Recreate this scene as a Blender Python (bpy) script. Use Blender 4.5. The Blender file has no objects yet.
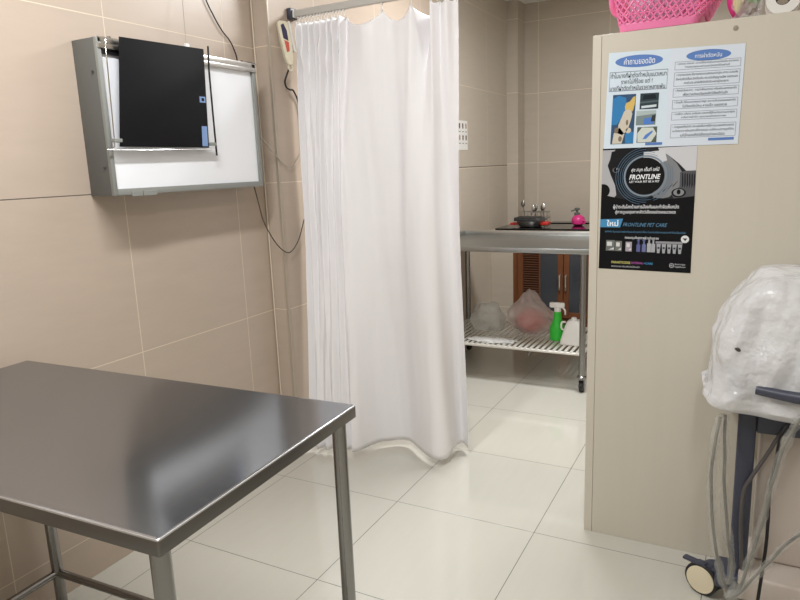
import bpy, bmesh, math, random
from math import sin, cos, pi, radians
from mathutils import Vector, Matrix, noise

random.seed(7)
SC = bpy.context.scene
COL = SC.collection

# ------------------------------------------------------------------ helpers
def lin(c):
    c = c / 255.0
    return c / 12.92 if c <= 0.04045 else ((c + 0.055) / 1.055) ** 2.4

def rgb(r, g, b):
    return (lin(r), lin(g), lin(b), 1.0)

def mat(name, color, rough=0.5, metal=0.0, **kw):
    m = bpy.data.materials.new(name)
    m.use_nodes = True
    b = m.node_tree.nodes['Principled BSDF']
    b.inputs['Base Color'].default_value = color
    b.inputs['Roughness'].default_value = rough
    b.inputs['Metallic'].default_value = metal
    for k, v in kw.items():
        b.inputs[k.replace('_', ' ')].default_value = v
    return m

def nodes(m):
    nt = m.node_tree
    return nt, nt.nodes['Principled BSDF']

def math_node(nt, op, a, b=None, c=None):
    n = nt.nodes.new('ShaderNodeMath')
    n.operation = op
    for i, v in enumerate((a, b, c)):
        if v is None:
            continue
        if isinstance(v, (int, float)):
            n.inputs[i].default_value = v
        else:
            nt.links.new(v, n.inputs[i])
    return n.outputs[0]

def mix_col(nt, fac, a, b):
    n = nt.nodes.new('ShaderNodeMix')
    n.data_type = 'RGBA'
    for sock, v in ((n.inputs[0], fac), (n.inputs[6], a), (n.inputs[7], b)):
        if isinstance(v, (int, float, tuple)):
            sock.default_value = v
        else:
            nt.links.new(v, sock)
    return n.outputs[2]

def grid_line(nt, coord, off, period, half):
    """1 on a joint, 0 elsewhere"""
    a = math_node(nt, 'ADD', coord, -off + period * 50.5)
    a = math_node(nt, 'MODULO', a, period)
    a = math_node(nt, 'SUBTRACT', a, period / 2)
    a = math_node(nt, 'ABSOLUTE', a)
    return math_node(nt, 'LESS_THAN', a, half)

def tile_mat(name, base, joint, au, av, ou, ov, half, rough, period=0.6, dark_v=None, dark_col=None, var=0.06, streak=None):
    m = mat(name, base, rough)
    nt, b = nodes(m)
    g = nt.nodes.new('ShaderNodeNewGeometry')
    s = nt.nodes.new('ShaderNodeSeparateXYZ')
    nt.links.new(g.outputs['Position'], s.inputs[0])
    lu = grid_line(nt, s.outputs[au], ou, period, half)
    lv = grid_line(nt, s.outputs[av], ov, period, half)
    line = math_node(nt, 'MAXIMUM', lu, lv)
    nz = nt.nodes.new('ShaderNodeTexNoise')
    mp = nt.nodes.new('ShaderNodeMapping')
    mp.inputs['Scale'].default_value = streak or (3, 3, 14)
    nt.links.new(g.outputs['Position'], mp.inputs[0])
    nt.links.new(mp.outputs[0], nz.inputs['Vector'])
    nz.inputs['Scale'].default_value = 2.0
    nz.inputs['Detail'].default_value = 6
    dk = tuple(c * (1 - var) for c in base[:3]) + (1,)
    lt = tuple(min(1, c * (1 + var)) for c in base[:3]) + (1,)
    c0 = mix_col(nt, nz.outputs[0], dk, lt)
    c1 = mix_col(nt, line, c0, joint)
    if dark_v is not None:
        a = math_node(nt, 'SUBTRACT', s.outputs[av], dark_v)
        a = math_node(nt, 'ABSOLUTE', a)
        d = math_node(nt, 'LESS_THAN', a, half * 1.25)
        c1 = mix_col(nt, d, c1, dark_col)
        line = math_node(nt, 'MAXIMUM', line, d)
    nt.links.new(c1, b.inputs['Base Color'])
    r = math_node(nt, 'MULTIPLY_ADD', line, 0.5, rough)
    nt.links.new(r, b.inputs['Roughness'])
    bp = nt.nodes.new('ShaderNodeBump')
    bp.inputs['Strength'].default_value = 0.3
    bp.inputs['Distance'].default_value = 0.002
    inv = math_node(nt, 'SUBTRACT', 1.0, line)
    nt.links.new(inv, bp.inputs['Height'])
    nt.links.new(bp.outputs[0], b.inputs['Normal'])
    return m

def noisy(m, c1, c2, scale=(5, 5, 5), detail=4, rough=None):
    nt, b = nodes(m)
    t = nt.nodes.new('ShaderNodeTexCoord')
    mp = nt.nodes.new('ShaderNodeMapping')
    mp.inputs['Scale'].default_value = scale
    nz = nt.nodes.new('ShaderNodeTexNoise')
    nz.inputs['Scale'].default_value = 1
    nz.inputs['Detail'].default_value = detail
    nt.links.new(t.outputs['Object'], mp.inputs[0])
    nt.links.new(mp.outputs[0], nz.inputs['Vector'])
    nt.links.new(mix_col(nt, nz.outputs[0], c1, c2), b.inputs['Base Color'])
    if rough:
        mr = nt.nodes.new('ShaderNodeMapRange')
        mr.inputs[3].default_value, mr.inputs[4].default_value = rough
        nt.links.new(nz.outputs[0], mr.inputs[0])
        nt.links.new(mr.outputs[0], b.inputs['Roughness'])
    return m

def film_mat(name, color, alpha, rough=0.25, bump=0.0):
    """thin translucent plastic"""
    m = mat(name, color, rough)
    nt, b = nodes(m)
    tr = nt.nodes.new('ShaderNodeBsdfTransparent')
    tl = nt.nodes.new('ShaderNodeBsdfTranslucent')
    tl.inputs[0].default_value = color
    m1 = nt.nodes.new('ShaderNodeMixShader')
    m1.inputs[0].default_value = 0.35
    nt.links.new(b.outputs[0], m1.inputs[1])
    nt.links.new(tl.outputs[0], m1.inputs[2])
    m2 = nt.nodes.new('ShaderNodeMixShader')
    m2.inputs[0].default_value = alpha
    nt.links.new(tr.outputs[0], m2.inputs[1])
    nt.links.new(m1.outputs[0], m2.inputs[2])
    nt.links.new(m2.outputs[0], nt.nodes['Material Output'].inputs[0])
    if bump:
        t = nt.nodes.new('ShaderNodeTexCoord')
        nz = nt.nodes.new('ShaderNodeTexNoise')
        nz.inputs['Scale'].default_value = 22
        nz.inputs['Detail'].default_value = 3
        nt.links.new(t.outputs['Object'], nz.inputs['Vector'])
        bp = nt.nodes.new('ShaderNodeBump')
        bp.inputs['Strength'].default_value = bump
        bp.inputs['Distance'].default_value = 0.02
        nt.links.new(nz.outputs[0], bp.inputs['Height'])
        nt.links.new(bp.outputs[0], b.inputs['Normal'])
    return m

def obj(name, bm, m, parent=None, smooth=False):
    me = bpy.data.meshes.new(name)
    bmesh.ops.recalc_face_normals(bm, faces=bm.faces)
    bm.to_mesh(me)
    bm.free()
    for x in (m if isinstance(m, (list, tuple)) else [m]):
        me.materials.append(x)
    if smooth:
        for p in me.polygons:
            p.use_smooth = True
        try:
            me.set_sharp_from_angle(angle=radians(40 if smooth is True else smooth))
        except Exception:
            pass
    o = bpy.data.objects.new(name, me)
    COL.objects.link(o)
    if parent is not None:
        o.parent = parent
        o.matrix_parent_inverse = Matrix.LocRotScale(parent.location, parent.rotation_euler, None).inverted() if parent.parent is None else (WM[parent.name].inverted() if parent.name in WM else Matrix.Identity(4))
        WM[o.name] = Matrix.Identity(4)
    return o
WM = {}

def tag(o, label, cat, group=None):
    o['label'] = label
    o['category'] = cat
    if group:
        o['group'] = group
    return o

def thing(name, label, cat, loc=(0, 0, 0), group=None):
    o = bpy.data.objects.new(name, None)
    COL.objects.link(o)
    o.location = loc
    o.empty_display_size = 0.1
    return tag(o, label, cat, group)

def struct(name, bm, m, smooth=False):
    o = obj(name, bm, m, None, smooth)
    o['kind'] = 'structure'
    return o

def new():
    return bmesh.new()

def add_box(bm, a, b, bevel=0.0, seg=2, M=None):
    x0, y0, z0 = (min(a[i], b[i]) for i in range(3))
    x1, y1, z1 = (max(a[i], b[i]) for i in range(3))
    vs = [bm.verts.new(p) for p in ((x0, y0, z0), (x1, y0, z0), (x1, y1, z0), (x0, y1, z0),
                                    (x0, y0, z1), (x1, y0, z1), (x1, y1, z1), (x0, y1, z1))]
    fs = [bm.faces.new([vs[i] for i in f]) for f in
          ((0, 3, 2, 1), (4, 5, 6, 7), (0, 1, 5, 4), (1, 2, 6, 5), (2, 3, 7, 6), (3, 0, 4, 7))]
    allv = list(vs)
    if bevel > 0:
        es = list({e for f in fs for e in f.edges})
        r = bmesh.ops.bevel(bm, geom=es, offset=bevel, segments=seg, affect='EDGES', profile=0.5)
        allv = list({v for v in r['verts']} | {v for v in vs if v.is_valid})
    if M is not None:
        for v in allv:
            v.co = M @ v.co
    return allv

def box(a, b, bevel=0.0, seg=2, M=None):
    bm = new()
    add_box(bm, a, b, bevel, seg, M)
    return bm

def catmull(pts, n=8):
    P = [Vector(p) for p in pts]
    out = []
    for i in range(len(P) - 1):
        p0 = P[i - 1] if i else P[0] * 2 - P[1]
        p3 = P[i + 2] if i + 2 < len(P) else P[-1] * 2 - P[-2]
        p1, p2 = P[i], P[i + 1]
        for k in range(n):
            t = k / n
            out.append(0.5 * ((2 * p1) + (-p0 + p2) * t + (2 * p0 - 5 * p1 + 4 * p2 - p3) * t * t + (-p0 + 3 * p1 - 3 * p2 + p3) * t ** 3))
    out.append(P[-1])
    return out

def add_tube(bm, pts, r, n=12, cap=True):
    P = [Vector(p) for p in pts]
    rs = list(r) if isinstance(r, (list, tuple)) else [r] * len(P)
    if len(rs) != len(P):
        m = len(rs) - 1
        q = [i * m / (len(P) - 1) for i in range(len(P))]
        rs = [rs[min(m, int(t))] * (1 - t + int(t)) + rs[min(m, int(t) + 1)] * (t - int(t)) for t in q]
    T = []
    for i in range(len(P)):
        a = P[max(0, i - 1)]
        b = P[min(len(P) - 1, i + 1)]
        T.append((b - a).normalized())
    up = Vector((0, 0, 1)) if abs(T[0].z) < 0.9 else Vector((1, 0, 0))
    N = (up - T[0] * up.dot(T[0])).normalized()
    rings = []
    for i in range(len(P)):
        N = (N - T[i] * N.dot(T[i])).normalized()
        B = T[i].cross(N)
        rings.append([bm.verts.new(P[i] + (N * cos(2 * pi * k / n) + B * sin(2 * pi * k / n)) * rs[i]) for k in range(n)])
    for i in range(len(P) - 1):
        for k in range(n):
            bm.faces.new((rings[i][k], rings[i][(k + 1) % n], rings[i + 1][(k + 1) % n], rings[i + 1][k]))
    if cap:
        bm.faces.new(rings[0][::-1])
        bm.faces.new(rings[-1])

def tube(pts, r, n=12, smooth_n=0):
    bm = new()
    add_tube(bm, catmull(pts, smooth_n) if smooth_n else pts, r, n)
    return bm

def add_lathe(bm, prof, n=32, M=None, close_ends=True):
    """prof: list of (r,z)"""
    rings = []
    for r, z in prof:
        ring = [bm.verts.new((r * cos(2 * pi * k / n), r * sin(2 * pi * k / n), z)) for k in range(n)]
        rings.append(ring)
    for a, b in zip(rings, rings[1:]):
        for k in range(n):
            bm.faces.new((a[k], a[(k + 1) % n], b[(k + 1) % n], b[k]))
    if close_ends:
        bm.faces.new(rings[0][::-1])
        bm.faces.new(rings[-1])
    if M is not None:
        for ring in rings:
            for v in ring:
                v.co = M @ v.co

def lathe(prof, n=32, M=None, close_ends=True):
    bm = new()
    add_lathe(bm, prof, n, M, close_ends)
    return bm

def TR(x, y, z, rx=0, ry=0, rz=0):
    return Matrix.Translation((x, y, z)) @ Matrix.Rotation(rz, 4, 'Z') @ Matrix.Rotation(ry, 4, 'Y') @ Matrix.Rotation(rx, 4, 'X')

def blob(center, size, n=4, amp=0.1, freq=3.0, flat=None, seed=0.0, sharp=0.0):
    """crumpled bag-like body"""
    bm = new()
    bmesh.ops.create_icosphere(bm, subdivisions=n, radius=1)
    for v in bm.verts:
        d = v.co.normalized()
        k = 1 + amp * noise.noise(d * freq + Vector((seed, seed, seed)))
        if sharp:
            k += sharp * (abs(noise.noise(d * freq * 1.7 + Vector((seed + 5, seed, 0)))) - 0.2)
        p = Vector((d.x * size[0], d.y * size[1], d.z * size[2])) * k
        v.co = Vector(center) + p
        if flat is not None and v.co.z < flat:
            v.co.z = flat
    return bm

# ------------------------------------------------------------------ materials
TILE = rgb(187, 171, 156)
GROUT = rgb(222, 208, 188)
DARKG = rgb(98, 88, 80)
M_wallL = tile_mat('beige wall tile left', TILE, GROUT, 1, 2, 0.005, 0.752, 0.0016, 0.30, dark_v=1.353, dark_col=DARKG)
M_pil = tile_mat('beige wall tile pilaster', TILE, GROUT, 1, 2, 1.166, 0.757, 0.0016, 0.30)
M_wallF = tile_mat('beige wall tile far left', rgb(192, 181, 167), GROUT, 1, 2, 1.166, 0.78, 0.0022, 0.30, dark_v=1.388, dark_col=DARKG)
M_wallB = tile_mat('beige wall tile back', rgb(186, 175, 161), GROUT, 0, 2, -0.44, 0.80, 0.0022, 0.30)
M_plain = mat('painted plaster', rgb(222, 214, 200), 0.6)
M_ceil = mat('ceiling paint', rgb(240, 238, 232), 0.8)
M_floor = tile_mat('polished cream floor tile', rgb(196, 194, 184), rgb(82, 78, 70), 0, 1, 0.0, 0.0, 0.0013, 0.07, var=0.03, streak=(14, 2, 2))
M_floor.node_tree.nodes['Principled BSDF'].inputs['IOR'].default_value = 1.75
M_trim = mat('satin tile edge trim', rgb(190, 180, 165), 0.3, 0.5)

def steel(name, c, rough, scale):
    m = mat(name, c, rough, 1.0)
    nt, b = nodes(m)
    t = nt.nodes.new('ShaderNodeTexCoord')
    mp = nt.nodes.new('ShaderNodeMapping')
    mp.inputs['Scale'].default_value = scale
    nz = nt.nodes.new('ShaderNodeTexNoise')
    nz.inputs['Scale'].default_value = 6
    nz.inputs['Detail'].default_value = 5
    nt.links.new(t.outputs['Object'], mp.inputs[0])
    nt.links.new(mp.outputs[0], nz.inputs['Vector'])
    mr = nt.nodes.new('ShaderNodeMapRange')
    mr.inputs[3].default_value, mr.inputs[4].default_value = rough * 0.75, rough * 1.3
    nt.links.new(nz.outputs[0], mr.inputs[0])
    nt.links.new(mr.outputs[0], b.inputs['Roughness'])
    # slow ripples of the thin sheet
    n2 = nt.nodes.new('ShaderNodeTexNoise')
    n2.inputs['Scale'].default_value = 1.6
    n2.inputs['Detail'].default_value = 1
    nt.links.new(t.outputs['Object'], n2.inputs['Vector'])
    bp = nt.nodes.new('ShaderNodeBump')
    bp.inputs['Strength'].default_value = 0.08
    bp.inputs['Distance'].default_value = 0.05
    nt.links.new(n2.outputs[0], bp.inputs['Height'])
    nt.links.new(bp.outputs[0], b.inputs['Normal'])
    # fine scratches scatter part of the light more widely
    g = nt.nodes.new('ShaderNodeBsdfGlossy')
    g.inputs['Color'].default_value = c
    g.inputs['Roughness'].default_value = 0.5
    mx = nt.nodes.new('ShaderNodeMixShader')
    mx.inputs[0].default_value = 0.17
    nt.links.new(b.outputs[0], mx.inputs[1])
    nt.links.new(g.outputs[0], mx.inputs[2])
    nt.links.new(mx.outputs[0], nt.nodes['Material Output'].inputs[0])
    return m

M_steel_top = steel('brushed steel sheet', rgb(154, 156, 160), 0.13, (2, 60, 2))
M_steel_edge = mat('steel folded edge', rgb(128, 127, 126), 0.32, 1.0)
M_steel = mat('steel tube', rgb(150, 149, 148), 0.2, 1.0)
M_steel_l = mat('light steel', rgb(186, 186, 183), 0.38, 1.0)
M_chrome = mat('chrome', rgb(225, 225, 225), 0.12, 1.0)
M_alu = mat('brushed aluminium', rgb(205, 202, 196), 0.3, 1.0)
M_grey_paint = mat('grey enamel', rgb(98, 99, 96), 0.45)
M_frame = mat('grey frame paint', rgb(136, 138, 134), 0.4)
M_acrylic = mat('white acrylic', rgb(238, 240, 245), 0.35)
M_black = mat('black plastic', rgb(18, 18, 20), 0.45)
M_film = noisy(mat('black x-ray film', rgb(14, 14, 17), 0.5, Specular_IOR_Level=0.15), rgb(9, 9, 12), rgb(16, 16, 20), (4, 4, 4))
M_blue_lab = mat('pale blue label', rgb(122, 150, 196), 0.6)
M_cream_pl = mat('cream plastic', rgb(226, 219, 196), 0.45)
M_navy = mat('dark blue print', rgb(58, 56, 84), 0.5)
M_red_print = mat('red print', rgb(205, 95, 82), 0.5)
M_cord_w = mat('pale grey cord', rgb(170, 160, 146), 0.5)
M_cord_d = mat('dark grey cord', rgb(72, 66, 60), 0.5)
M_cab = noisy(mat('cream laminate board', rgb(204, 197, 183), 0.42), rgb(202, 195, 181), rgb(206, 199, 185), (40, 2, 1.5), 3)
M_edge = mat('cream edge band', rgb(206, 199, 185), 0.45)
M_pink = mat('pink plastic', rgb(244, 128, 176), 0.35)
_b = M_pink.node_tree.nodes['Principled BSDF']
_b.inputs['Subsurface Weight'].default_value = 0.15
M_lilac = mat('pale lilac film', rgb(236, 214, 236), 0.5)
M_wood = noisy(mat('reddish brown wood', rgb(112, 66, 38), 0.4), rgb(98, 56, 32), rgb(124, 76, 44), (18, 18, 2), 5)
M_glassd = mat('dark smoked glass', rgb(60, 64, 70), 0.15)
M_hob = mat('black ceramic glass', rgb(14, 14, 16), 0.08)
M_counter = noisy(mat('beige stone worktop', rgb(196, 186, 168), 0.3), rgb(186, 176, 158), rgb(204, 195, 178), (20, 20, 20))
M_red_pl = mat('red plastic', rgb(196, 44, 38), 0.4)
M_hot_pink = mat('hot pink plastic', rgb(216, 56, 132), 0.35)
M_green = mat('green translucent plastic', rgb(48, 190, 58), 0.3)
M_white_pl = mat('white plastic', rgb(232, 230, 226), 0.4)
M_slate = mat('blue grey powder coat', rgb(62, 65, 80), 0.4)
M_rubber = mat('black rubber', rgb(28, 27, 28), 0.55)
M_hub = mat('cream wheel cover', rgb(226, 214, 186), 0.4)
M_pale = noisy(mat('pale pinkish beige enamel', rgb(202, 190, 180), 0.45), rgb(198, 186, 176), rgb(206, 195, 186), (3, 3, 3))
M_bag = film_mat('clear wrinkled plastic', rgb(238, 238, 240), 0.40, 0.2, 0.5)
M_bag_white = film_mat('milky plastic sheet', rgb(253, 253, 255), 0.74, 0.12, 0.8)
M_bag_rim = film_mat('thick milky plastic hem', rgb(248, 248, 250), 0.92, 0.25, 0.3)
M_sleeve = film_mat('clear plastic sleeve', rgb(226, 226, 220), 0.20, 0.12, 0.8)
M_cloth = mat('white satin curtain cloth', rgb(250, 248, 250), 0.34)
nt_, b_ = nodes(M_cloth)
_tl = nt_.nodes.new('ShaderNodeBsdfTranslucent')
_tl.inputs[0].default_value = rgb(238, 234, 236)
_mx = nt_.nodes.new('ShaderNodeMixShader')
_mx.inputs[0].default_value = 0.08
nt_.links.new(b_.outputs[0], _mx.inputs[1])
nt_.links.new(_tl.outputs[0], _mx.inputs[2])
nt_.links.new(_mx.outputs[0], nt_.nodes['Material Output'].inputs[0])

# ------------------------------------------------------------------ camera
R = ((0.88506235, 0.46391663, -0.03802625), (0.05851718, -0.19194001, -0.97966054), (-0.46177957, 0.86483547, -0.19702596))
cam = bpy.data.cameras.new('camera')
cam.sensor_width = 36
cam.lens = 658.834 / 800 * 36
cam.clip_start = 0.02
co = bpy.data.objects.new('camera', cam)
COL.objects.link(co)
r_, d_, f_ = (Vector(v) for v in R)
mw = Matrix.Identity(4)
for i in range(3):
    mw[i][0], mw[i][1], mw[i][2] = r_[i], -d_[i], -f_[i]
mw[0][3], mw[1][3], mw[2][3] = 1.26585, -1.67438, 1.40420
co.matrix_world = mw
SC.camera = co

# ------------------------------------------------------------------ room shell
ZC = 2.75
YF, YB = -3.6, 4.25
XR = 3.2
struct('floor', box((-0.95, YF - 0.1, -0.1), (XR + 0.1, YB + 0.1, 0)), M_floor)
struct('ceiling', box((-0.95, YF - 0.1, ZC), (XR + 0.1, YB + 0.1, ZC + 0.1)), M_ceil)
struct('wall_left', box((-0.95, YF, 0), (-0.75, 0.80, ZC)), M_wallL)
struct('wall_left_pilaster', box((-0.95, 0.80, 0), (-0.664, 2.6, ZC)), M_pil)
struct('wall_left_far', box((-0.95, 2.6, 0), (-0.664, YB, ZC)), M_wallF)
struct('wall_back', box((-0.95, YB, 0), (XR + 0.1, YB + 0.1, ZC)), M_wallB)
struct('wall_right', box((XR, YF, 0), (XR + 0.1, YB, ZC)), M_plain)
struct('wall_front', box((-0.95, YF - 0.1, 0), (XR + 0.1, YF, ZC)), M_plain)
struct('wall_back_corner_pillar', box((-0.664, 4.06, 0), (-0.565, YB, ZC)), M_wallB)
struct('trim_1', box((-0.672, 0.7965, 0), (-0.658, 0.8085, ZC), 0.003), M_trim)
struct('trim_2', tube([(-0.742, 0.794, 0), (-0.742, 0.794, ZC)], 0.0035, 8), mat('pale caulk', rgb(214, 200, 180), 0.6))

# ------------------------------------------------------------------ steel examination table
T = thing('examination_table', 'large stainless steel examination table with tubular legs in the near corner', 'table', (-0.09, -0.76, 0))
ang = math.atan2(0.047, 1.159)
TM = Matrix.Translation((-0.1035, -0.759, 0)) @ Matrix.Rotation(ang, 4, 'Z')
hw, hd, zt = 0.586, 0.311, 0.86
bm = new()
# folded sheet: top, skirt and inner lip, open underneath
def ring(bm, x, y, z, r=0.004):
    out = []
    for sx, sy, a0 in ((1, 1, 0), (-1, 1, 90), (-1, -1, 180), (1, -1, 270)):
        for k in range(4):
            a = radians(a0 + 30 * k)
            out.append(bm.verts.new(TM @ Vector((sx * (x - r) + cos(a) * r, sy * (y - r) + sin(a) * r, z))))
    return out
rings = [ring(bm, hw - 0.006, hd - 0.006, zt - 0.00005), ring(bm, hw - 0.0018, hd - 0.0018, zt - 0.0005), ring(bm, hw - 0.0005, hd - 0.0005, zt - 0.0018), ring(bm, hw, hd, zt - 0.0035),
         ring(bm, hw, hd, zt - 0.03), ring(bm, hw - 0.012, hd - 0.012, zt - 0.03), ring(bm, hw - 0.012, hd - 0.012, zt - 0.02)]
NX, NY = 36, 22
def dish(x, y):
    return -0.0046 * (1 - (x / hw) ** 2) * (1 - (y / hd) ** 2) ** 0.9 if abs(x) < hw and abs(y) < hd else 0.0
gx, gy = hw - 0.006, hd - 0.006
G_ = [[bm.verts.new(TM @ Vector((-gx + 2 * gx * i / NX, -gy + 2 * gy * j / NY, zt + dish((-1 + 2 * i / NX) * hw, (-1 + 2 * j / NY) * hd)))) for j in range(NY + 1)] for i in range(NX + 1)]
for i in range(NX):
    for j in range(NY):
        bm.faces.new((G_[i][j], G_[i + 1][j], G_[i + 1][j + 1], G_[i][j + 1])).material_index = 0
for i, (a, b) in enumerate(zip(rings, rings[1:])):
    for k in range(len(a)):
        f = bm.faces.new((a[k], b[k], b[(k + 1) % len(a)], a[(k + 1) % len(a)]))
        f.material_index = 2 if i in (1, 2) else (0 if i == 0 else 1)
bm.faces.new(rings[-1][::-1]).material_index = 1
obj('tabletop', bm, [M_steel_top, M_steel_edge, mat('painted highlight steel edge', rgb(205, 205, 206), 0.45, 1.0)], T, True)  # brighter rim bevel: the edge highlight is put into its colour
lx, ly = hw - 0.032, hd - 0.030
for sx in (-1, 1):
    for sy in (-1, 1):
        p = TM @ Vector((sx * lx, sy * ly, 0))
        bm = tube([(p.x, p.y, 0.012), (p.x, p.y, zt - 0.021)], 0.0170, 24)
        leg = obj('leg', bm, M_steel, T, True)
        obj('foot', lathe([(0.016, 0), (0.019, 0.003), (0.019, 0.02), (0.0165, 0.024)], 20, TR(p.x, p.y, 0)), M_rubber, leg, True)
zs = 0.15
for a, b in (((-lx, -ly), (-lx, ly)), ((lx, -ly), (lx, ly)), ((-lx, ly), (lx, ly))):
    pa, pb = TM @ Vector((a[0], a[1], zs)), TM @ Vector((b[0], b[1], zs))
    obj('stretcher', tube([pa, pb], 0.0125, 16), M_steel, T, True)

# ------------------------------------------------------------------ x-ray viewer on the left wall
V = thing('xray_viewer', 'grey metal x-ray light box with white screen mounted on the tiled wall', 'x-ray viewer', (-0.75, 0.26, 1.345))
y0, y1, z0, z1, xf = -0.132, 0.652, 1.347, 1.856, -0.632
bm = new()
add_box(bm, (-0.75, y0, z0), (xf - 0.012, y0 + 0.012, z1), 0.002)
add_box(bm, (-0.75, y1 - 0.012, z0), (xf - 0.012, y1, z1), 0.002)
add_box(bm, (-0.75, y0 + 0.011, z0 + 0.0005), (xf - 0.0125, y1 - 0.011, z0 + 0.012))
add_box(bm, (-0.75, y0 + 0.011, z1 - 0.012), (xf - 0.0125, y1 - 0.011, z1 - 0.0005))
add_box(bm, (-0.75, y0 + 0.012, z0 + 0.012), (-0.742, y1 - 0.012, z1 - 0.012))
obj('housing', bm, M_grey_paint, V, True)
obj('screen', box((xf - 0.016, y0 + 0.012, z0 + 0.016), (xf - 0.011, y1 - 0.012, z1 - 0.03)), M_acrylic, V)
bm = new()
add_box(bm, (xf - 0.014, y0, z0), (xf, y0 + 0.017, z1), 0.002)
add_box(bm, (xf - 0.014, y1 - 0.02, z0), (xf, y1, z1), 0.002)
add_box(bm, (xf - 0.014, y0 + 0.017, z0), (xf, y1 - 0.02, z0 + 0.022), 0.002)
obj('frame', bm, M_frame, V, True)
bm = box((xf - 0.014, y0 + 0.004, z1 - 0.034), (xf + 0.006, y1 + 0.001, z1 - 0.018), 0.003)
add_box(bm, (xf - 0.02, y0 + 0.004, z1 - 0.017), (xf, y1 + 0.001, z1 + 0.004), 0.003)
obj('clip_rail', bm, M_alu, V, True)
obj('gap_shade_strip', box((xf - 0.011, y0 + 0.02, z1 - 0.05), (xf - 0.003, -0.02, z1 - 0.035), 0.001), M_black, V)  # added black strip standing in for the shaded gap under the clip rail
bm = new()
add_box(bm, (xf - 0.003, -0.06, z0 - 0.006), (xf + 0.003, -0.015, z0 + 0.012), 0.001)
add_box(bm, (xf - 0.003, -0.01, z0 - 0.006), (xf + 0.003, 0.05, z0 + 0.012), 0.001)
obj('switch_plate', bm, M_frame, V)
for yy, zz in ((-0.07, z1 + 0.006), (0.585, z1 + 0.006)):
    obj('screw', lathe([(0.004, 0), (0.007, 0.002), (0.006, 0.006)], 12, TR(xf - 0.012, yy, zz - 0.003)), M_cord_d, V, True)
bm = tube([(xf - 0.01, 0.60, z1 + 0.005), (xf + 0.0, 0.63, z1 + 0.006), (xf - 0.002, 0.655, z1 + 0.004), (xf - 0.01, 0.672, z1 + 0.004)], 0.002, 8, 4)
obj('hook', bm, M_steel, V, True)
for zz in (1.75, 1.44):
    obj('screw', lathe([(0.004, 0), (0.005, 0.002)], 12, TR(xf - 0.03, y0 - 0.002, zz, rx=pi / 2)), M_cord_d, V)

# film hanger and film
H = thing('film_hanger', 'thin wire film hanger with a black bar clipped on the x-ray light box', 'film hanger', (-0.62, 0.1, 1.48))
bm = tube([(-0.622, -0.10, 1.845), (-0.614, -0.112, 1.82), (-0.614, -0.121, 1.54), (-0.615, -0.124, 1.507), (-0.616, -0.116, 1.498), (-0.616, 0.335, 1.503)], 0.0022, 8, 6)
obj('wire', bm, M_chrome, H, True)
bm = tube([(-0.612, 0.358, 1.888), (-0.612, 0.352, 1.80), (-0.612, 0.352, 1.62), (-0.612, 0.353, 1.478)], [0.0035, 0.0035, 0.0035, 0.0035], 8)
obj('bar', bm, M_black, H, True)
for yy, zz in ((-0.112, 1.528), (0.333, 1.522)):
    obj('clip', box((-0.622, yy - 0.016, zz - 0.006), (-0.604, yy + 0.016, zz + 0.006), 0.002), M_frame, H)
F = thing('xray_film', 'black x-ray film with pale blue stickers hung in front of the white screen', 'x-ray film', (-0.615, 0.1, 1.68))
def film_pt(u, v, off=0.0):
    TL, TR_, BL, BR = Vector((-0.606, -0.062, 1.862)), Vector((-0.606, 0.325, 1.873)), Vector((-0.613, -0.104, 1.508)), Vector((-0.613, 0.314, 1.508))
    p = (BL * (1 - u) + BR * u) * (1 - v) + (TL * (1 - u) + TR_ * u) * v
    p.x += 0.006 * sin(pi * u) * sin(pi * v) + off
    return p
def film_patch(u0, v0, u1, v1, off, th, n=10):
    bm = new()
    g = []
    for s in (off, off + th):
        g.append([[bm.verts.new(film_pt(u0 + (u1 - u0) * i / n, v0 + (v1 - v0) * j / n, s)) for j in range(n + 1)] for i in range(n + 1)])
    for i in range(n):
        for j in range(n):
            for s in (0, 1):
                bm.faces.new((g[s][i][j], g[s][i + 1][j], g[s][i + 1][j + 1], g[s][i][j + 1]))
    for i in range(n):
        for j in (0, n):
            bm.faces.new((g[0][i][j], g[0][i + 1][j], g[1][i + 1][j], g[1][i][j]))
            bm.faces.new((g[0][j][i], g[0][j][i + 1], g[1][j][i + 1], g[1][j][i]))
    return bm
obj('film_sheet', film_patch(0, 0, 1, 1, 0, 0.0012), M_film, F, True)
obj('sticker', film_patch(0.915, 0.015, 0.985, 0.22, 0.0015, 0.0006, 2), M_blue_lab, F)
bm = film_patch(0.905, 0.46, 0.985, 0.52, 0.0015, 0.0006, 2)
bm2 = film_patch(0.93, 0.475, 0.965, 0.505, 0.0023, 0.0004, 2)
st = obj('sticker', bm, M_blue_lab, F)
obj('sticker_print', bm2, M_film, st)

# cords and strings near the viewer
o = obj('power_cord', tube([(-0.655, 0.655, 1.56), (-0.655, 0.70, 1.546), (-0.655, 0.78, 1.477), (-0.652, 0.848, 1.431), (-0.652, 0.886, 1.426), (-0.652, 0.92, 1.449), (-0.652, 0.985, 1.50)], 0.0022, 8, 8), M_cord_w, None, True)
tag(o, 'pale cord sagging from the side of the x-ray light box to the curtain', 'cord')
o = obj('power_cord', tube([(-0.68, 0.643, 1.346), (-0.66, 0.642, 1.265), (-0.655, 0.66, 1.188), (-0.65, 0.713, 1.102), (-0.65, 0.773, 1.048), (-0.645, 0.825, 1.032), (-0.645, 0.893, 1.081), (-0.645, 0.95, 1.175)], 0.0026, 8, 8), M_cord_d, None, True)
tag(o, 'dark cord looping below the x-ray light box along the wall corner', 'cord')
o = obj('black_wire', tube([(-0.742, 0.47, 2.24), (-0.742, 0.506, 2.116), (-0.742, 0.544, 2.054), (-0.742, 0.59, 1.998), (-0.742, 0.639, 1.958), (-0.738, 0.665, 1.90), (-0.72, 0.64, 1.858)], 0.0026, 8, 8), M_black, None, True)
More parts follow.
